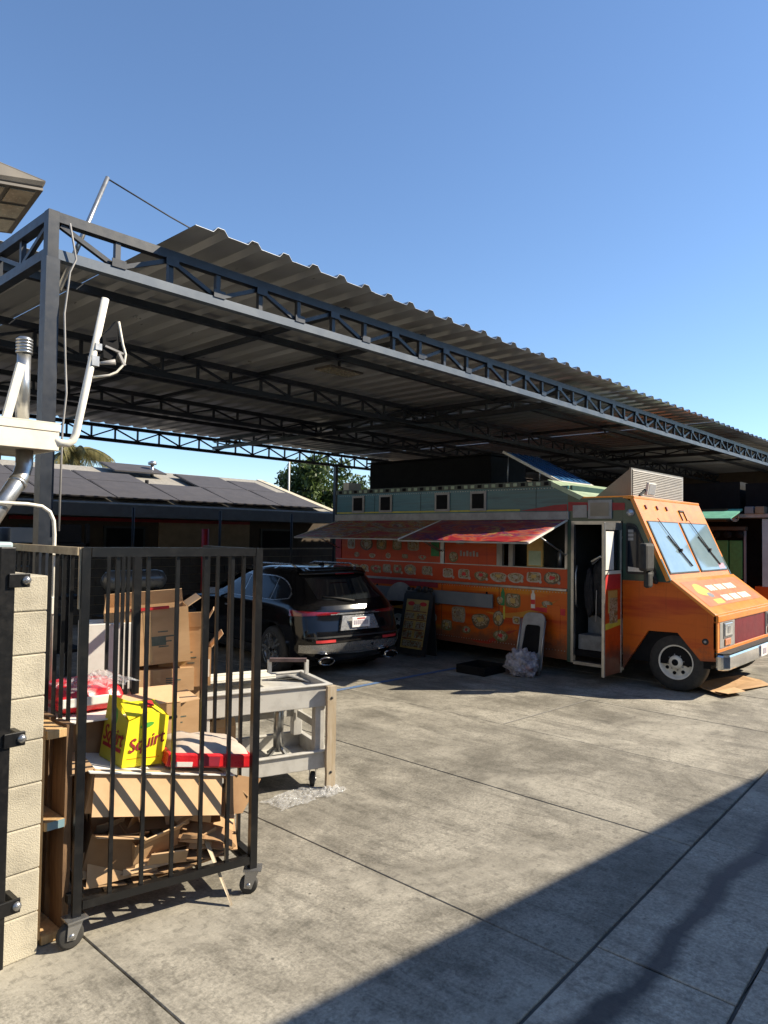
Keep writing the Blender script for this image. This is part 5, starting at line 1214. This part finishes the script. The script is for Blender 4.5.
mark(b4, mDarkBox, (.14, -.004, .27), (.34, -.0005, .285), 'cut_slot')
# crushed cardboard at the bottom of the cage
rnd = random.Random(21)
lab = ['crushed cardboard sheet at the very bottom of the cage', 'flattened brown box in the lower left of the cage', 'flattened brown box low in the middle of the cage', 'bent cardboard sheet with green tape low in the cage', 'folded cardboard strip standing in the cage heap', 'bent cardboard flap under the tilted box', 'small folded brown box at the heap right side', 'curled cardboard sheet near the cage right post', 'dark cardboard sheet at the back of the heap', 'torn cardboard flap leaning on the heap', 'pale inside-out cardboard piece on the heap', 'narrow torn cardboard strip on top of the heap', 'long flattened cardboard along the bottom rail', 'brown cardboard corner piece poking out of the heap', 'upright flattened box at the back left of the cage heap', 'upright flattened box at the back right of the cage heap', 'leaning cardboard sheet just under the tilted box, left half', 'leaning cardboard sheet just under the tilted box, right half', 'skewed cardboard sheet in the top middle of the heap']
spec = [(.06, .12, .20, .78, .46, 2, 1, 1), (.05, .14, .24, .42, .40, 6, 4, -8), (.36, .13, .23, .46, .40, -6, 6, 4), (.33, .14, .27, .34, .30, 16, 24, 5), (.45, .16, .30, .16, .36, 34, 14, -24), (.20, .20, .38, .40, .34, -6, 30, 3), (.60, .16, .26, .28, .30, -16, 16, 9), (.66, .15, .22, .24, .36, 12, 3, -12), (.05, .38, .30, .80, .34, 2, 16, 2), (.10, .17, .33, .32, .28, -12, 34, 12), (.48, .16, .36, .30, .28, 10, 26, -10), (.54, .14, .32, .30, .12, -18, 20, 12), (.24, .12, .215, .62, .22, -3, 1, -2), (.62, .18, .40, .24, .24, -26, 10, 8), (.06, .34, .22, .40, .30, 0, 62, 0), (.44, .36, .22, .44, .30, -4, 66, 3), (.12, .26, .40, .36, .22, 4, 44, -5), (.48, .26, .38, .34, .22, -8, 40, 6), (.28, .20, .42, .30, .20, 20, 26, -8)]
for i, (u, v, z, w, d, rz_, rx_, ry_) in enumerate(spec):
    F = frame(u, v, z, rz_, rx_, ry_); t = emptyM('flattened_carton', F, lab[i], 'cardboard', 'crushed cardboard in the cage')
    vs, fs = [], []; n = 8; b_ = rnd.uniform(-.06, .06); fold = rnd.uniform(.3, .7)
    for lay in (0, .007):
        for j in range(2):
            for k in range(n+1):
                s_ = k/n; vs.append((w*s_, d*j, b_*math.sin(math.pi*s_)+.008*noise.noise(Vector((s_*5, i, j)))+lay))
    m_ = 2*(n+1)
    for k in range(n): fs += [(k, k+1, n+2+k, n+1+k), (m_+k, m_+n+1+k, m_+n+2+k, m_+k+1), (k, m_+k, m_+k+1, k+1), (n+1+k, n+2+k, m_+n+2+k, m_+n+1+k)]
    fs += [(0, n+1, m_+n+1, m_), (n, m_+n, m_+2*n+1, 2*n+1)]
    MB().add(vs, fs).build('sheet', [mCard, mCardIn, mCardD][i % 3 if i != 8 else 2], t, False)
    fa = rnd.uniform(60, 130); ln = d*rnd.uniform(.2, .36)
    MB().prism([(0.01, -.001, .001), (w*.48, -.001, .001), (w*.46, -ln*math.cos(R(fa)), ln*math.sin(R(fa))), (.02, -ln*math.cos(R(fa)), ln*math.sin(R(fa)))], (0, .003, .006)).build('flap', [mCardIn, mCard][i % 2], t, False)
    if i == 3: mark(t, mGreenCrate, (.02, -.003, -.002), (.05, d*.8, .012), 'green_tape')
fs1 = carton('crushed_box', 'crumpled brown box in the lower left of the cage', frame(.05, .16, .25, -6, 8, 12), .26, .30, .22, (('f', 160, .1), ('r', 60, .12)), mCardD)
fs2 = carton('crushed_box', 'shallow brown tray in the middle of the heap', frame(.30, .12, .26, 12, 22, -6), .26, .22, .12, (('f', 120, .08),), mCard)
fl = MB().prism([(CGM @ Vector(p)) for p in ((.79, .07, .66), (1.04, .16, .56), (.90, .10, .41), (.78, .06, .44))], (CGM.to_3x3() @ Vector((0, .007, 0)))).build('cardboard_flap', mCardD); tag(fl, 'dark cardboard flap poking out past the cage right post', 'cardboard')
sti = MB().prism([CGM @ Vector(p) for p in ((.665, .16, .36), (.70, .16, .34), (.775, -.08, .012), (.765, -.08, .005))], CGM.to_3x3() @ Vector((.004, .02, .0))).build('wood_splint', mWoodP); tag(sti, 'pale broken wood strip leaning through the bottom of the cage', 'wood strip')

# ================================================================== utility cart
ct = empty('utility_cart', (2.92, 4.52, 0), math.atan2(-.32, .96), 'weathered grey plastic utility cart beside the cage', 'cart')
def U_(name, m, mb, par=None, bevel=0.): return mb.build(name, m, par or ct, False, bevel)
CW, CD = 1.06, .60
def tray(z0, z1, fl_z, name):
    o = U_(name, mCart, MB().box((.02, .02, fl_z-.012), (CW-.02, CD-.02, fl_z)))
    for a, b in (((0, 0, z0), (CW, .02, z1)), ((0, CD-.02, z0), (CW, CD, z1)), ((0, .021, z0), (.02, CD-.021, z1)), ((CW-.02, .021, z0), (CW, CD-.021, z1))): U_('tray_wall', mCart, MB().box(a, b), o, .005)
    for a, b in (((-.018, -.018, z1-.001), (CW+.018, .026, z1+.014)), ((-.018, CD-.026, z1-.001), (CW+.018, CD+.018, z1+.014)), ((-.018, .027, z1-.001), (.026, CD-.027, z1+.013)), ((CW-.026, .027, z1-.001), (CW+.018, CD-.027, z1+.013))): U_('tray_rim', mCart, MB().box(a, b), o, .005)
    return o
tray(.635, .80, .755, 'top_tray'); tray(.15, .28, .175, 'bottom_tray')
for x, y in ((.06, .05), (.06, CD-.05), (CW-.06, CD-.05), (CW-.07, .06)): U_('leg', mCart, MB().box((x-.042, y-.038, .28), (x+.042, y+.038, .635)), bevel=.008)
U_('middle_brace', mCart, MB().box((.10, CD-.06, .44), (CW-.10, CD-.035, .50)), bevel=.004); U_('middle_brace', mCart, MB().box((CW-.075, .10, .44), (CW-.05, CD-.10, .50)), bevel=.004)
hd_ = U_('handle', mCartD, MB().bar((CW-.30, CD-.02, .93), (CW-.02, CD-.16, .93), .05, .028)); U_('handle_post', mCart, MB().bar((CW-.30, CD-.02, .815), (CW-.30, CD-.02, .93), .03), hd_); U_('handle_post', mCart, MB().bar((CW-.02, CD-.16, .815), (CW-.02, CD-.16, .93), .03), hd_)
U_('corner_moulding', mCart, MB().prism([(CW-.32, CD-.03, .757), (CW-.03, CD-.03, .757), (CW-.03, CD-.26, .757), (CW-.18, CD-.12, .80)], (0, 0, .012)))
for x, y in ((.10, .08), (CW-.10, .08), (.10, CD-.08), (CW-.10, CD-.08)): caster(x, y, .058, .148, R(150), ct)
lid = emptyM('white_lid_board', Matrix.Translation(ct.location) @ Matrix.Rotation(ct.rotation_euler.z, 4, 'Z') @ Matrix.Translation((.10, .31, .825)), 'white plastic lid board lying on the back of the cart top', 'board')  # loose white lid lying over the back half of the cart
MB().box((0, 0, 0), (.62, .24, .012)).build('board_plate', mWhiteP, lid, False, .005); MB().box((0, 0, .0125), (.62, .02, .03)).build('raised_edge', mWhiteP, lid, False, .004); MB().box((0, .22, .0125), (.62, .24, .03)).build('raised_edge', mWhiteP, lid, False, .004)
wp = emptyM('wood_plank', Matrix.Translation(ct.location) @ Matrix.Rotation(ct.rotation_euler.z, 4, 'Z') @ Matrix.Translation((CW-.045, -.062, .01)), 'rough pale wood plank standing against the cart corner', 'plank')
mb = MB()
for i in range(8):
    z0, z1 = i*.099, (i+1)*.099; e = lambda z: .006*noise.noise(Vector((z*6, 1., 0)))
    mb.add([(e(z0), 0, z0), (.075+e(z0*1.3), 0, z0), (.075+e(z0*1.3), .038, z0), (e(z0), .038, z0), (e(z1), 0, z1), (.075+e(z1*1.3), 0, z1), (.075+e(z1*1.3), .038, z1), (e(z1), .038, z1)], [(0, 1, 5, 4), (1, 2, 6, 5), (2, 3, 7, 6), (3, 0, 4, 7)] + ([(0, 3, 2, 1)] if i == 0 else []) + ([(4, 5, 6, 7)] if i == 7 else []))
mb.build('plank', mWoodP, wp, False)
for z in (.12, .70): MB().lathe((.036, -.001, z), (0, -1, 0), [(0, .012), (.004, .010), (.005, .001)], 8).build('screw', mRubber, wp, False)
pr_ = emptyM('metal_pole', Matrix.Translation(ct.location) @ Matrix.Rotation(ct.rotation_euler.z, 4, 'Z') @ Matrix.Translation((.76, .34, .178)), 'grey metal pole foot standing on the cart lower tray', 'pole')
MB().cyl((0, 0, .05), (0, 0, .545), .042, n=18).build('pole', mGalv, pr_, False)
for k in range(4): a = k*1.57+.4; MB().bar((0, 0, .10), (.12*math.cos(a), .12*math.sin(a), .012), .022).build('foot', mGalv, pr_, False)
def film_sheet(c, w, d, h, seed, parent=None, name='plastic_wrap', n=38):
    """a loose sheet of film pushed into sharp folds"""
    mb = MB(); vs = []; fs = []
    for j in range(n+1):
        for i in range(n+1):
            x, y = i/n-.5, j/n-.5; q = Vector((x*5+seed, y*5, seed*.37)); e = max(0, 1-(2*abs(x))**4)*max(0, 1-(2*abs(y))**4)
            f = abs(noise.noise(q))+.5*abs(noise.noise(q*2.3))+.25*abs(noise.noise(q*5.1))
            wx = .10*noise.noise(q+Vector((9, 0, 0))); wy = .10*noise.noise(q+Vector((0, 9, 0)))
            vs.append((c[0]+(x+wx)*w*(1-.25*f), c[1]+(y+wy)*d*(1-.25*f), c[2]+h*f*(.25+.75*e)+.004))
    for j in range(n):
        for i in range(n): a = j*(n+1)+i; fs.append((a, a+1, a+n+2, a+n+1))
    return mb.add(vs, fs, True).build(name, mFilm, parent)
pw = film_sheet((3.58, 4.16, 0), .55, .30, .055, 2.3); tag(pw, 'crumpled clear plastic wrap on the ground under the cart', 'plastic wrap')
lw = film_sheet(loc(.20, .62, 1.12), .46, .34, .07, 4.4, rp, 'loose_wrap')
pw2 = film_sheet((3.86, 4.08, 0), .26, .18, .05, 6.1); tag(pw2, 'small scrap of clear plastic by the cart right caster', 'plastic wrap')
bx_ = carton('cart_carton', 'small open brown box on the cart lower tray', Matrix.Translation(ct.location) @ Matrix.Rotation(ct.rotation_euler.z, 4, 'Z') @ Matrix.Translation((.10, .12, .178)) @ Matrix.Rotation(R(14), 4, 'Z'), .26, .26, .34, (('f', 70, .06), ('l', 100, .08)))

# ================================================================== eave, pipes, dish and lights at the left edge
ev = empty('shed_eave', (.8, 4.5, 0), 0, 'cream metal eave of a shed at the left edge', 'shed')
MB().box((-1.5, 4.22, 2.475), (1.742, 4.86, 2.612)).build('eave_core', mSoffit, ev)
MB().box((-1.5, 4.20, 2.578), (1.752, 4.219, 2.622)).build('fascia_upper', mCream, ev, True, .003); MB().box((-1.5, 4.205, 2.468), (1.748, 4.219, 2.576)).build('fascia_lower', mCream, ev, True, .003)
MB().box((1.7425, 4.222, 2.47), (1.751, 4.86, 2.615)).build('end_fascia', mCream, ev); MB().box((-1.5, 4.20, 2.6225), (1.752, 4.87, 2.630)).build('roof_sheet', mCream, ev)
MB().box((-1.5, 4.40, 0), (.95, 4.5, 2.474)).build('shed_wall', mCream2, ev); MB().bar((1.35, 4.25, 2.46), (1.62, 4.8, 2.46), .035).build('soffit_rib', mSoffit, ev)
vp = empty('vent_pipe', (1.585, 4.33, 2.63), 0, 'galvanised vent pipe with ribbed cap on the eave', 'pipe')
MB().cyl((1.585, 4.33, 2.632), (1.585, 4.33, 3.06), .037, n=20).build('pipe', mGalv, vp)
for k in range(5): MB().lathe((1.585, 4.33, 3.03+k*.018), (0, 0, 1), [(0, .038), (.0, .046), (.010, .046), (.010, .038)], 18).build('cap_ring', mGalv, vp)
MB().lathe((1.585, 4.33, 3.03), (0, 0, 1), [(0, .040), (.085, .040), (.095, .03), (.096, .001)], 18).build('cap_core', mGalv, vp)
o = MB().bar((1.475, 4.26, 2.632), (1.545, 4.26, 2.95), .045, .03, (0, 1, 0)).build('white_strut', mWhiteP); tag(o, 'leaning white painted strut on the eave, left of the vent pipe', 'strut')
ds = empty('satellite_mast', (1.78, 4.22, 2.5), 0, 'white bent mast with a bare satellite dish bracket', 'antenna mast')
MB().tube([(1.70, 4.24, 2.545), (1.76, 4.21, 2.515), (1.80, 4.2, 2.515), (1.825, 4.2, 2.535), (1.842, 4.2, 2.575), (1.852, 4.2, 2.63), (2.0, 4.2, 3.43)], .022, 14).build('mast', mWhiteP, ds)
MB().tube([(2.075, 4.17, 3.30), (2.10, 4.16, 3.16), (2.115, 4.15, 3.10), (2.108, 4.15, 3.04), (2.06, 4.15, 2.98), (2.02, 4.16, 2.955), (1.925, 4.19, 2.93)], .0075, 7).build('bracket_arm', mCream, ds)
MB().prism([(2.06, 4.17, 3.30), (2.085, 4.17, 3.17), (2.06, 4.17, 3.05), (1.985, 4.17, 3.06), (1.975, 4.17, 3.19), (2.02, 4.17, 3.24)], (0, .035, 0)).build('bracket_head', mDarkBox, ds); MB().bar((2.10, 4.15, 3.10), (1.99, 4.165, 3.13), .012).build('bracket_brace', mGreyW, ds); MB().bar((2.07, 4.15, 3.10), (2.11, 4.15, 3.03), .016).build('bracket_brace', mGreyW, ds)
MB().bar((1.96, 4.19, 3.16), (2.06, 4.16, 3.19), .018).build('bracket_brace', mDarkBox, ds)
MB().tube([(1.955, 4.19, 3.02), (2.0, 4.17, 3.03), (2.05, 4.15, 3.04)], [.008, .012, .018], 10).build('receiver', mGreyW, ds); MB().box((1.915, 4.172, 3.0), (1.96, 4.228, 3.06)).build('clamp', mGalv, ds); MB().box((1.935, 4.172, 3.10), (1.975, 4.228, 3.14)).build('clamp', mGalv, ds)
fp = empty('flue_pipe', (1.58, 4.35, 2.0), 0, 'galvanised flue pipe angling down under the eave', 'pipe')
MB().tube([(1.63, 4.40, 2.474), (1.63, 4.40, 2.38), (1.60, 4.37, 2.31), (1.30, 4.16, 1.92)], .048, 18).build('pipe', mGalv, fp); MB().lathe((1.585, 4.36, 2.285), (-.3, -.21, -.39), [(0, .049), (0, .054), (.03, .054), (.03, .049)], 18).build('joint_ring', mGalv, fp)
cn = empty('conduit', (1.7, 4.2, 1.2), 0, 'thin white conduit bending down beside the canopy post', 'conduit')
MB().tube([(1.0, 4.2, 2.155), (1.58, 4.2, 2.15), (1.66, 4.2, 2.14), (1.705, 4.2, 2.11), (1.728, 4.2, 2.06), (1.735, 4.2, 1.98), (1.738, 4.2, 1.1)], .0105, 10).build('tube', mWhiteP, cn); MB().box((1.717, 4.18, 1.86), (1.765, 4.22, 1.90)).build('coupling', mWhiteP, cn, True, .004); MB().box((1.722, 4.18, 1.52), (1.758, 4.22, 1.62)).build('coupling', mWhiteP, cn, True, .004)
bn = empty('storage_bin', (1.3, 4.6, 0), 0, 'grey-blue bin lid showing above the gate at the left edge', 'bin')
MB().box((.95, 4.55, 0), (1.60, 5.1, 1.86)).build('bin_body', mGreyBlue, bn, True, .02); MB().box((.92, 4.52, 1.862), (1.63, 5.13, 1.93)).build('bin_lid', mSideWall2, bn, True, .015)
# antenna mast tied to the corner with a wire running over the roof
am = empty('antenna_pole', (2.14, 5.13, 3.8), 0, 'thin silver pole leaning at the canopy corner with a wire', 'pole')
MB().cyl((2.10, 5.13, 3.72), (2.435, 5.13, 4.67), .019, .016, 10).build('pole', mGalv, am)
MB().tube([(2.433, 5.13, 4.66), (3.0, 5.2, 4.585), (3.68, 5.3, 4.53), (5.2, 5.6, 4.43)], .006, 6).build('wire', mRubber, am)
MB().tube([(2.08, 4.93, 4.14), (2.10, 4.92, 4.02), (2.13, 4.93, 3.90), (2.09, 4.93, 3.80), (2.058, 4.925, 3.5), (2.07, 4.92, 3.2), (2.085, 4.92, 2.95), (2.065, 4.92, 2.7), (2.06, 4.92, 2.0)], .007, 6).build('cable', mGreyW, am)
# floodlight
fl_ = empty('floodlight', (.8, 3.0, 3.3), 0, 'flat outdoor floodlight with segmented lens, upper left corner', 'light')
FQ = lambda a, b_, h=0.: Vector((.40+.66*a, 2.76+.31*b_, 3.175+.125*a-.078*b_-h))      # underside, a across, b front to back
tp = [Vector((.40, 2.745, 3.36)), Vector((1.068, 2.745, 3.325)), Vector((1.062, 3.085, 3.25)), Vector((.40, 3.085, 3.30))]
MB().add([FQ(0, 0), FQ(1, 0), FQ(1, 1), FQ(0, 1)]+tp, [(0, 1, 2, 3), (4, 7, 6, 5), (0, 4, 5, 1), (1, 5, 6, 2), (2, 6, 7, 3), (3, 7, 4, 0)]).build('housing', mFloodB, fl_, True, .006)
MB().prism([FQ(0, .0, .002), FQ(1, .0, .002), FQ(1, 1, .002), FQ(0, 1, .002)], (0, -.002, -.010)).build('lens_frame', mFloodF, fl_)
for i in range(6):
    for j in range(3):
        a0_, a1_, b0_, b1_ = .02+i*.162, .155+i*.162, .04+j*.32, .305+j*.32
        MB().prism([FQ(a0_, b0_, .0125), FQ(a1_, b0_, .0125), FQ(a1_, b1_, .0125), FQ(a0_, b1_, .0125)], (0, -.001, -.004)).build('lens', mFloodL, fl_)
MB().bar((.41, 2.92, 3.25), (.12, 3.0, 3.30), .05).build('arm', mFloodF, fl_); MB().cyl((.1, 3.0, 0), (.1, 3.0, 3.45), .05).build('pole', mFloodF, fl_)

# ================================================================== smaller things by the truck
ab = empty('menu_stand', (9.15, 7.8, 0), 0, 'black framed sandwich board menu leaning before the truck side', 'menu board')
def AB(y, z, off=0.): return Vector((9.02+.22*z-off, y, z))
def ab_slab(y0, y1, z0, z1, o0, o1): return MB().prism([AB(y0, z0, o0), AB(y1, z0, o0), AB(y1, z1, o0), AB(y0, z1, o0)], (-(o1-o0), 0, 0))
ab_slab(7.38, 8.02, .03, 1.02, -.02, 0.).build('board', mBlackboard, ab); ab_slab(7.46, 7.94, .13, .60, .001, .004).build('lower_menu', mMenu, ab); ab_slab(7.46, 7.94, .602, .93, .001, .004).build('upper_menu', mMenuT, ab)
for y in (7.83, 7.57): MB().prism([AB(y+.075*math.cos(q), .86+.035*math.sin(q), .0045) for q in [i*math.pi/8 for i in range(16)]], (-.0015, 0, 0)).build('menu_oval', mRedInk, ab)
for y, z, w, h, m_ in ((7.70, .80, .075, .055, mFood), (7.83, .66, .10, .045, mFood), (7.57, .66, .10, .045, mFood), (7.83, .51, .10, .06, mFood), (7.57, .51, .10, .06, mFood), (7.83, .36, .10, .055, mFood), (7.57, .36, .10, .055, mFood), (7.70, .21, .21, .05, mFood)): ab_slab(y-w, y+w, z-h, z+h, .0045, .006).build('menu_picture', m_, ab)
for z in (.735, .595, .435, .285): ab_slab(7.48, 7.92, z-.006, z+.006, .0045, .0055).build('menu_line', mDarkRed, ab)
ab_slab(7.44, 8.0, 1.02, 1.06, -.02, 0).build('header_rail', mBlackboard, ab)
for y, w in ((7.94, .03), (7.85, .025), (7.72, .06), (7.58, .06), (7.46, .04)): MB().lathe(AB(y, 1.10), (1, 0, 0), [(-.012, .012), (-.012, w), (.012, w), (.012, .012)], 12).build('header_letter', mBlackboard, ab)
MB().prism([Vector((9.36, 7.40, .0)), Vector((9.36, 8.0, .0)), AB(8.0, 1.0, -.03), AB(7.40, 1.0, -.03)], (.015, 0, 0)).build('rear_leg_board', mBlackboard, ab)
ch = empty('folding_chair', (9.25, 5.55, 0), 0, 'grey folded chair leaning against the truck by its door', 'chair')
def CHp(y, z): return Vector((9.16+.24*z, y, z))
ring = rounded([(5.33, .02), (5.78, .02), (5.74, .88), (5.37, .88)], .13, 5); rin = rounded([(5.41, .30), (5.70, .30), (5.68, .70), (5.43, .70)], .05, 5)
mb = MB(); n = len(ring); vs = [CHp(y, z) for y, z in ring] + [CHp(y, z) for y, z in rin] + [CHp(y, z)+Vector((.03, 0, 0)) for y, z in ring] + [CHp(y, z)+Vector((.03, 0, 0)) for y, z in rin]
mb.add(vs, [(i, (i+1) % n, n+(i+1) % n, n+i) for i in range(n)] + [(2*n+i, 3*n+i, 3*n+(i+1) % n, 2*n+(i+1) % n) for i in range(n)] + [(i, 2*n+i, 2*n+(i+1) % n, (i+1) % n) for i in range(n)] + [(n+i, n+(i+1) % n, 3*n+(i+1) % n, 3*n+i) for i in range(n)])
mb.build('shell', mGreyW, ch, True, .006); MB().prism([CHp(y, z)+Vector((.012, 0, 0)) for y, z in rin], (.01, 0, 0)).build('dark_panel', mDarkBox, ch)
for y in (5.35, 5.76): MB().tube([CHp(y, .03)+Vector((-.03, 0, -.02)), CHp(y, .5)+Vector((-.02, 0, 0)), CHp(y, .78)+Vector((-.01, 0, 0))], .013, 8).build('leg', mSteelD, ch)
bg = empty('trash_bag', (9.0, 5.55, 0), 0, 'crumpled clear-white trash bag at the foot of the folded chair', 'trash bag')
crumple('bag_film', (9.0, 5.55, .17), (.20, .24, .21), mBagW, bg, 4, .34, 6, 5, .8)
for k, (dx, dy, dz, m_) in enumerate(((-.05, .08, .12, mWhiteCard), (.04, -.09, .10, mRedInk), (0, .02, .22, mCardD), (-.06, -.05, .2, mWhiteCard), (.05, .10, .25, mGreyBlue))): crumple('bagged_scrap', (9.0+dx, 5.55+dy, dz), (.07, .08, .05), m_, bg, 20+k, .4, 5, 2)
lb = empty('black_tray', (8.75, 6.1, 0), 0, 'low black plastic tray on the ground beside the truck', 'tray')
MB().box((8.5, 5.85, 0), (9.05, 6.35, .012)).build('tray_base', mDarkBox, lb)
for a, b in (((8.5, 5.85, .0125), (9.05, 5.87, .12)), ((8.5, 6.33, .0125), (9.05, 6.35, .12)), ((8.5, 5.871, .0125), (8.52, 6.329, .12)), ((9.03, 5.871, .0125), (9.05, 6.329, .12))): MB().box(a, b).build('tray_wall', mDarkBox, lb)
def flat_sheet(name, pts, z, label, m_, bend):
    mb = MB(); c = sum((Vector((*p, 0)) for p in pts), Vector())/len(pts); vs = []; n = len(pts); rings = 5
    for lay in (0, .006):
        for r_ in range(1, rings+1):
            for p in pts:
                q = c.lerp(Vector((*p, 0)), r_/rings); vs.append((q.x, q.y, z+lay+bend*abs(noise.noise(Vector((q.x*2.2, q.y*2.2, z*30))))*(r_/rings)))
    k = rings*n; fs = [list(range(n)), [k+i for i in range(n)][::-1]]
    for L_ in (0, k):
        for r_ in range(rings-1):
            for i in range(n): fs.append((L_+r_*n+i, L_+r_*n+(i+1) % n, L_+(r_+1)*n+(i+1) % n, L_+(r_+1)*n+i))
    for i in range(n): a = (rings-1)*n; fs.append((a+i, a+(i+1) % n, k+a+(i+1) % n, k+a+i))
    o = mb.add(vs, fs).build(name, m_); tag(o, label, 'cardboard', 'cardboard on the ground before the truck'); return o
flat_sheet('cardboard_sheet', [(9.78, 3.36), (9.66, 3.02), (9.95, 2.98), (10.3, 2.86), (10.85, 2.74), (11.2, 2.95), (11.1, 3.2), (10.6, 3.42), (10.1, 3.40)], .004, 'torn flattened cardboard on the ground under the truck bumper', mCard, .09)
flat_sheet('cardboard_sheet', [(9.70, 3.10), (9.62, 2.92), (10.0, 2.82), (10.22, 3.02)], .035, 'small folded cardboard corner before the truck front wheel', mCardIn, .05)
# things in the shade behind the cage
tn = empty('gas_tank', (4.6, 8.6, 0), 0, 'silver horizontal gas tank in the shade behind the cage', 'tank')
MB().lathe((4.15, 8.6, 1.38), (1, 0, 0), [(0, .001), (.01, .06), (.06, .115), (.12, .13), (.75, .13), (.81, .115), (.86, .06), (.87, .001)], 24).build('tank', mTank, tn)
for x in (4.35, 4.85): MB().box((x-.03, 8.5, 0), (x+.03, 8.7, 1.27)).build('stand', mDarkBox, tn)
MB().box((4.1, 8.45, .9), (5.1, 8.75, .95)).build('shelf', mDarkBox, tn)
rk = empty('storage_rack', (3.6, 9.6, 0), 0, 'dark storage rack with boxes in the shade beyond the gate', 'rack')
for x in (2.6, 4.3):
    for y in (9.4, 9.9): MB().box((x, y, 0), (x+.05, y+.05, 2.1)).build('upright', mDarkBox, rk)
for z in (.4, 1.1, 1.8): MB().box((2.6, 9.4, z), (4.35, 9.95, z+.04)).build('rack_shelf', mDarkBox, rk)
for i, (x, z, w, h, m_) in enumerate(((2.7, 1.84, .5, .28, mDarkBox), (3.35, 1.84, .4, .2, mGreyBlue), (3.8, 1.84, .45, .25, mDarkBox), (2.75, 1.14, .6, .45, mGreyW), (3.5, 1.14, .5, .4, mWallD), (2.8, .44, .5, .5, mGreyBlue), (3.6, .44, .5, .45, mDarkBox))):
    o = MB().box((x, 9.42, z+.003), (x+w, 9.9, z+h)).build('storage_box', m_, None, True, .01); tag(o, ['black case on the top left of the storage rack', 'grey-blue case on top of the storage rack, in the middle', 'black case on the top right of the storage rack', 'pale appliance on the middle shelf of the storage rack', 'brown box on the middle shelf of the storage rack', 'grey-blue box on the bottom shelf of the storage rack', 'black box on the bottom shelf of the storage rack'][i], 'case')
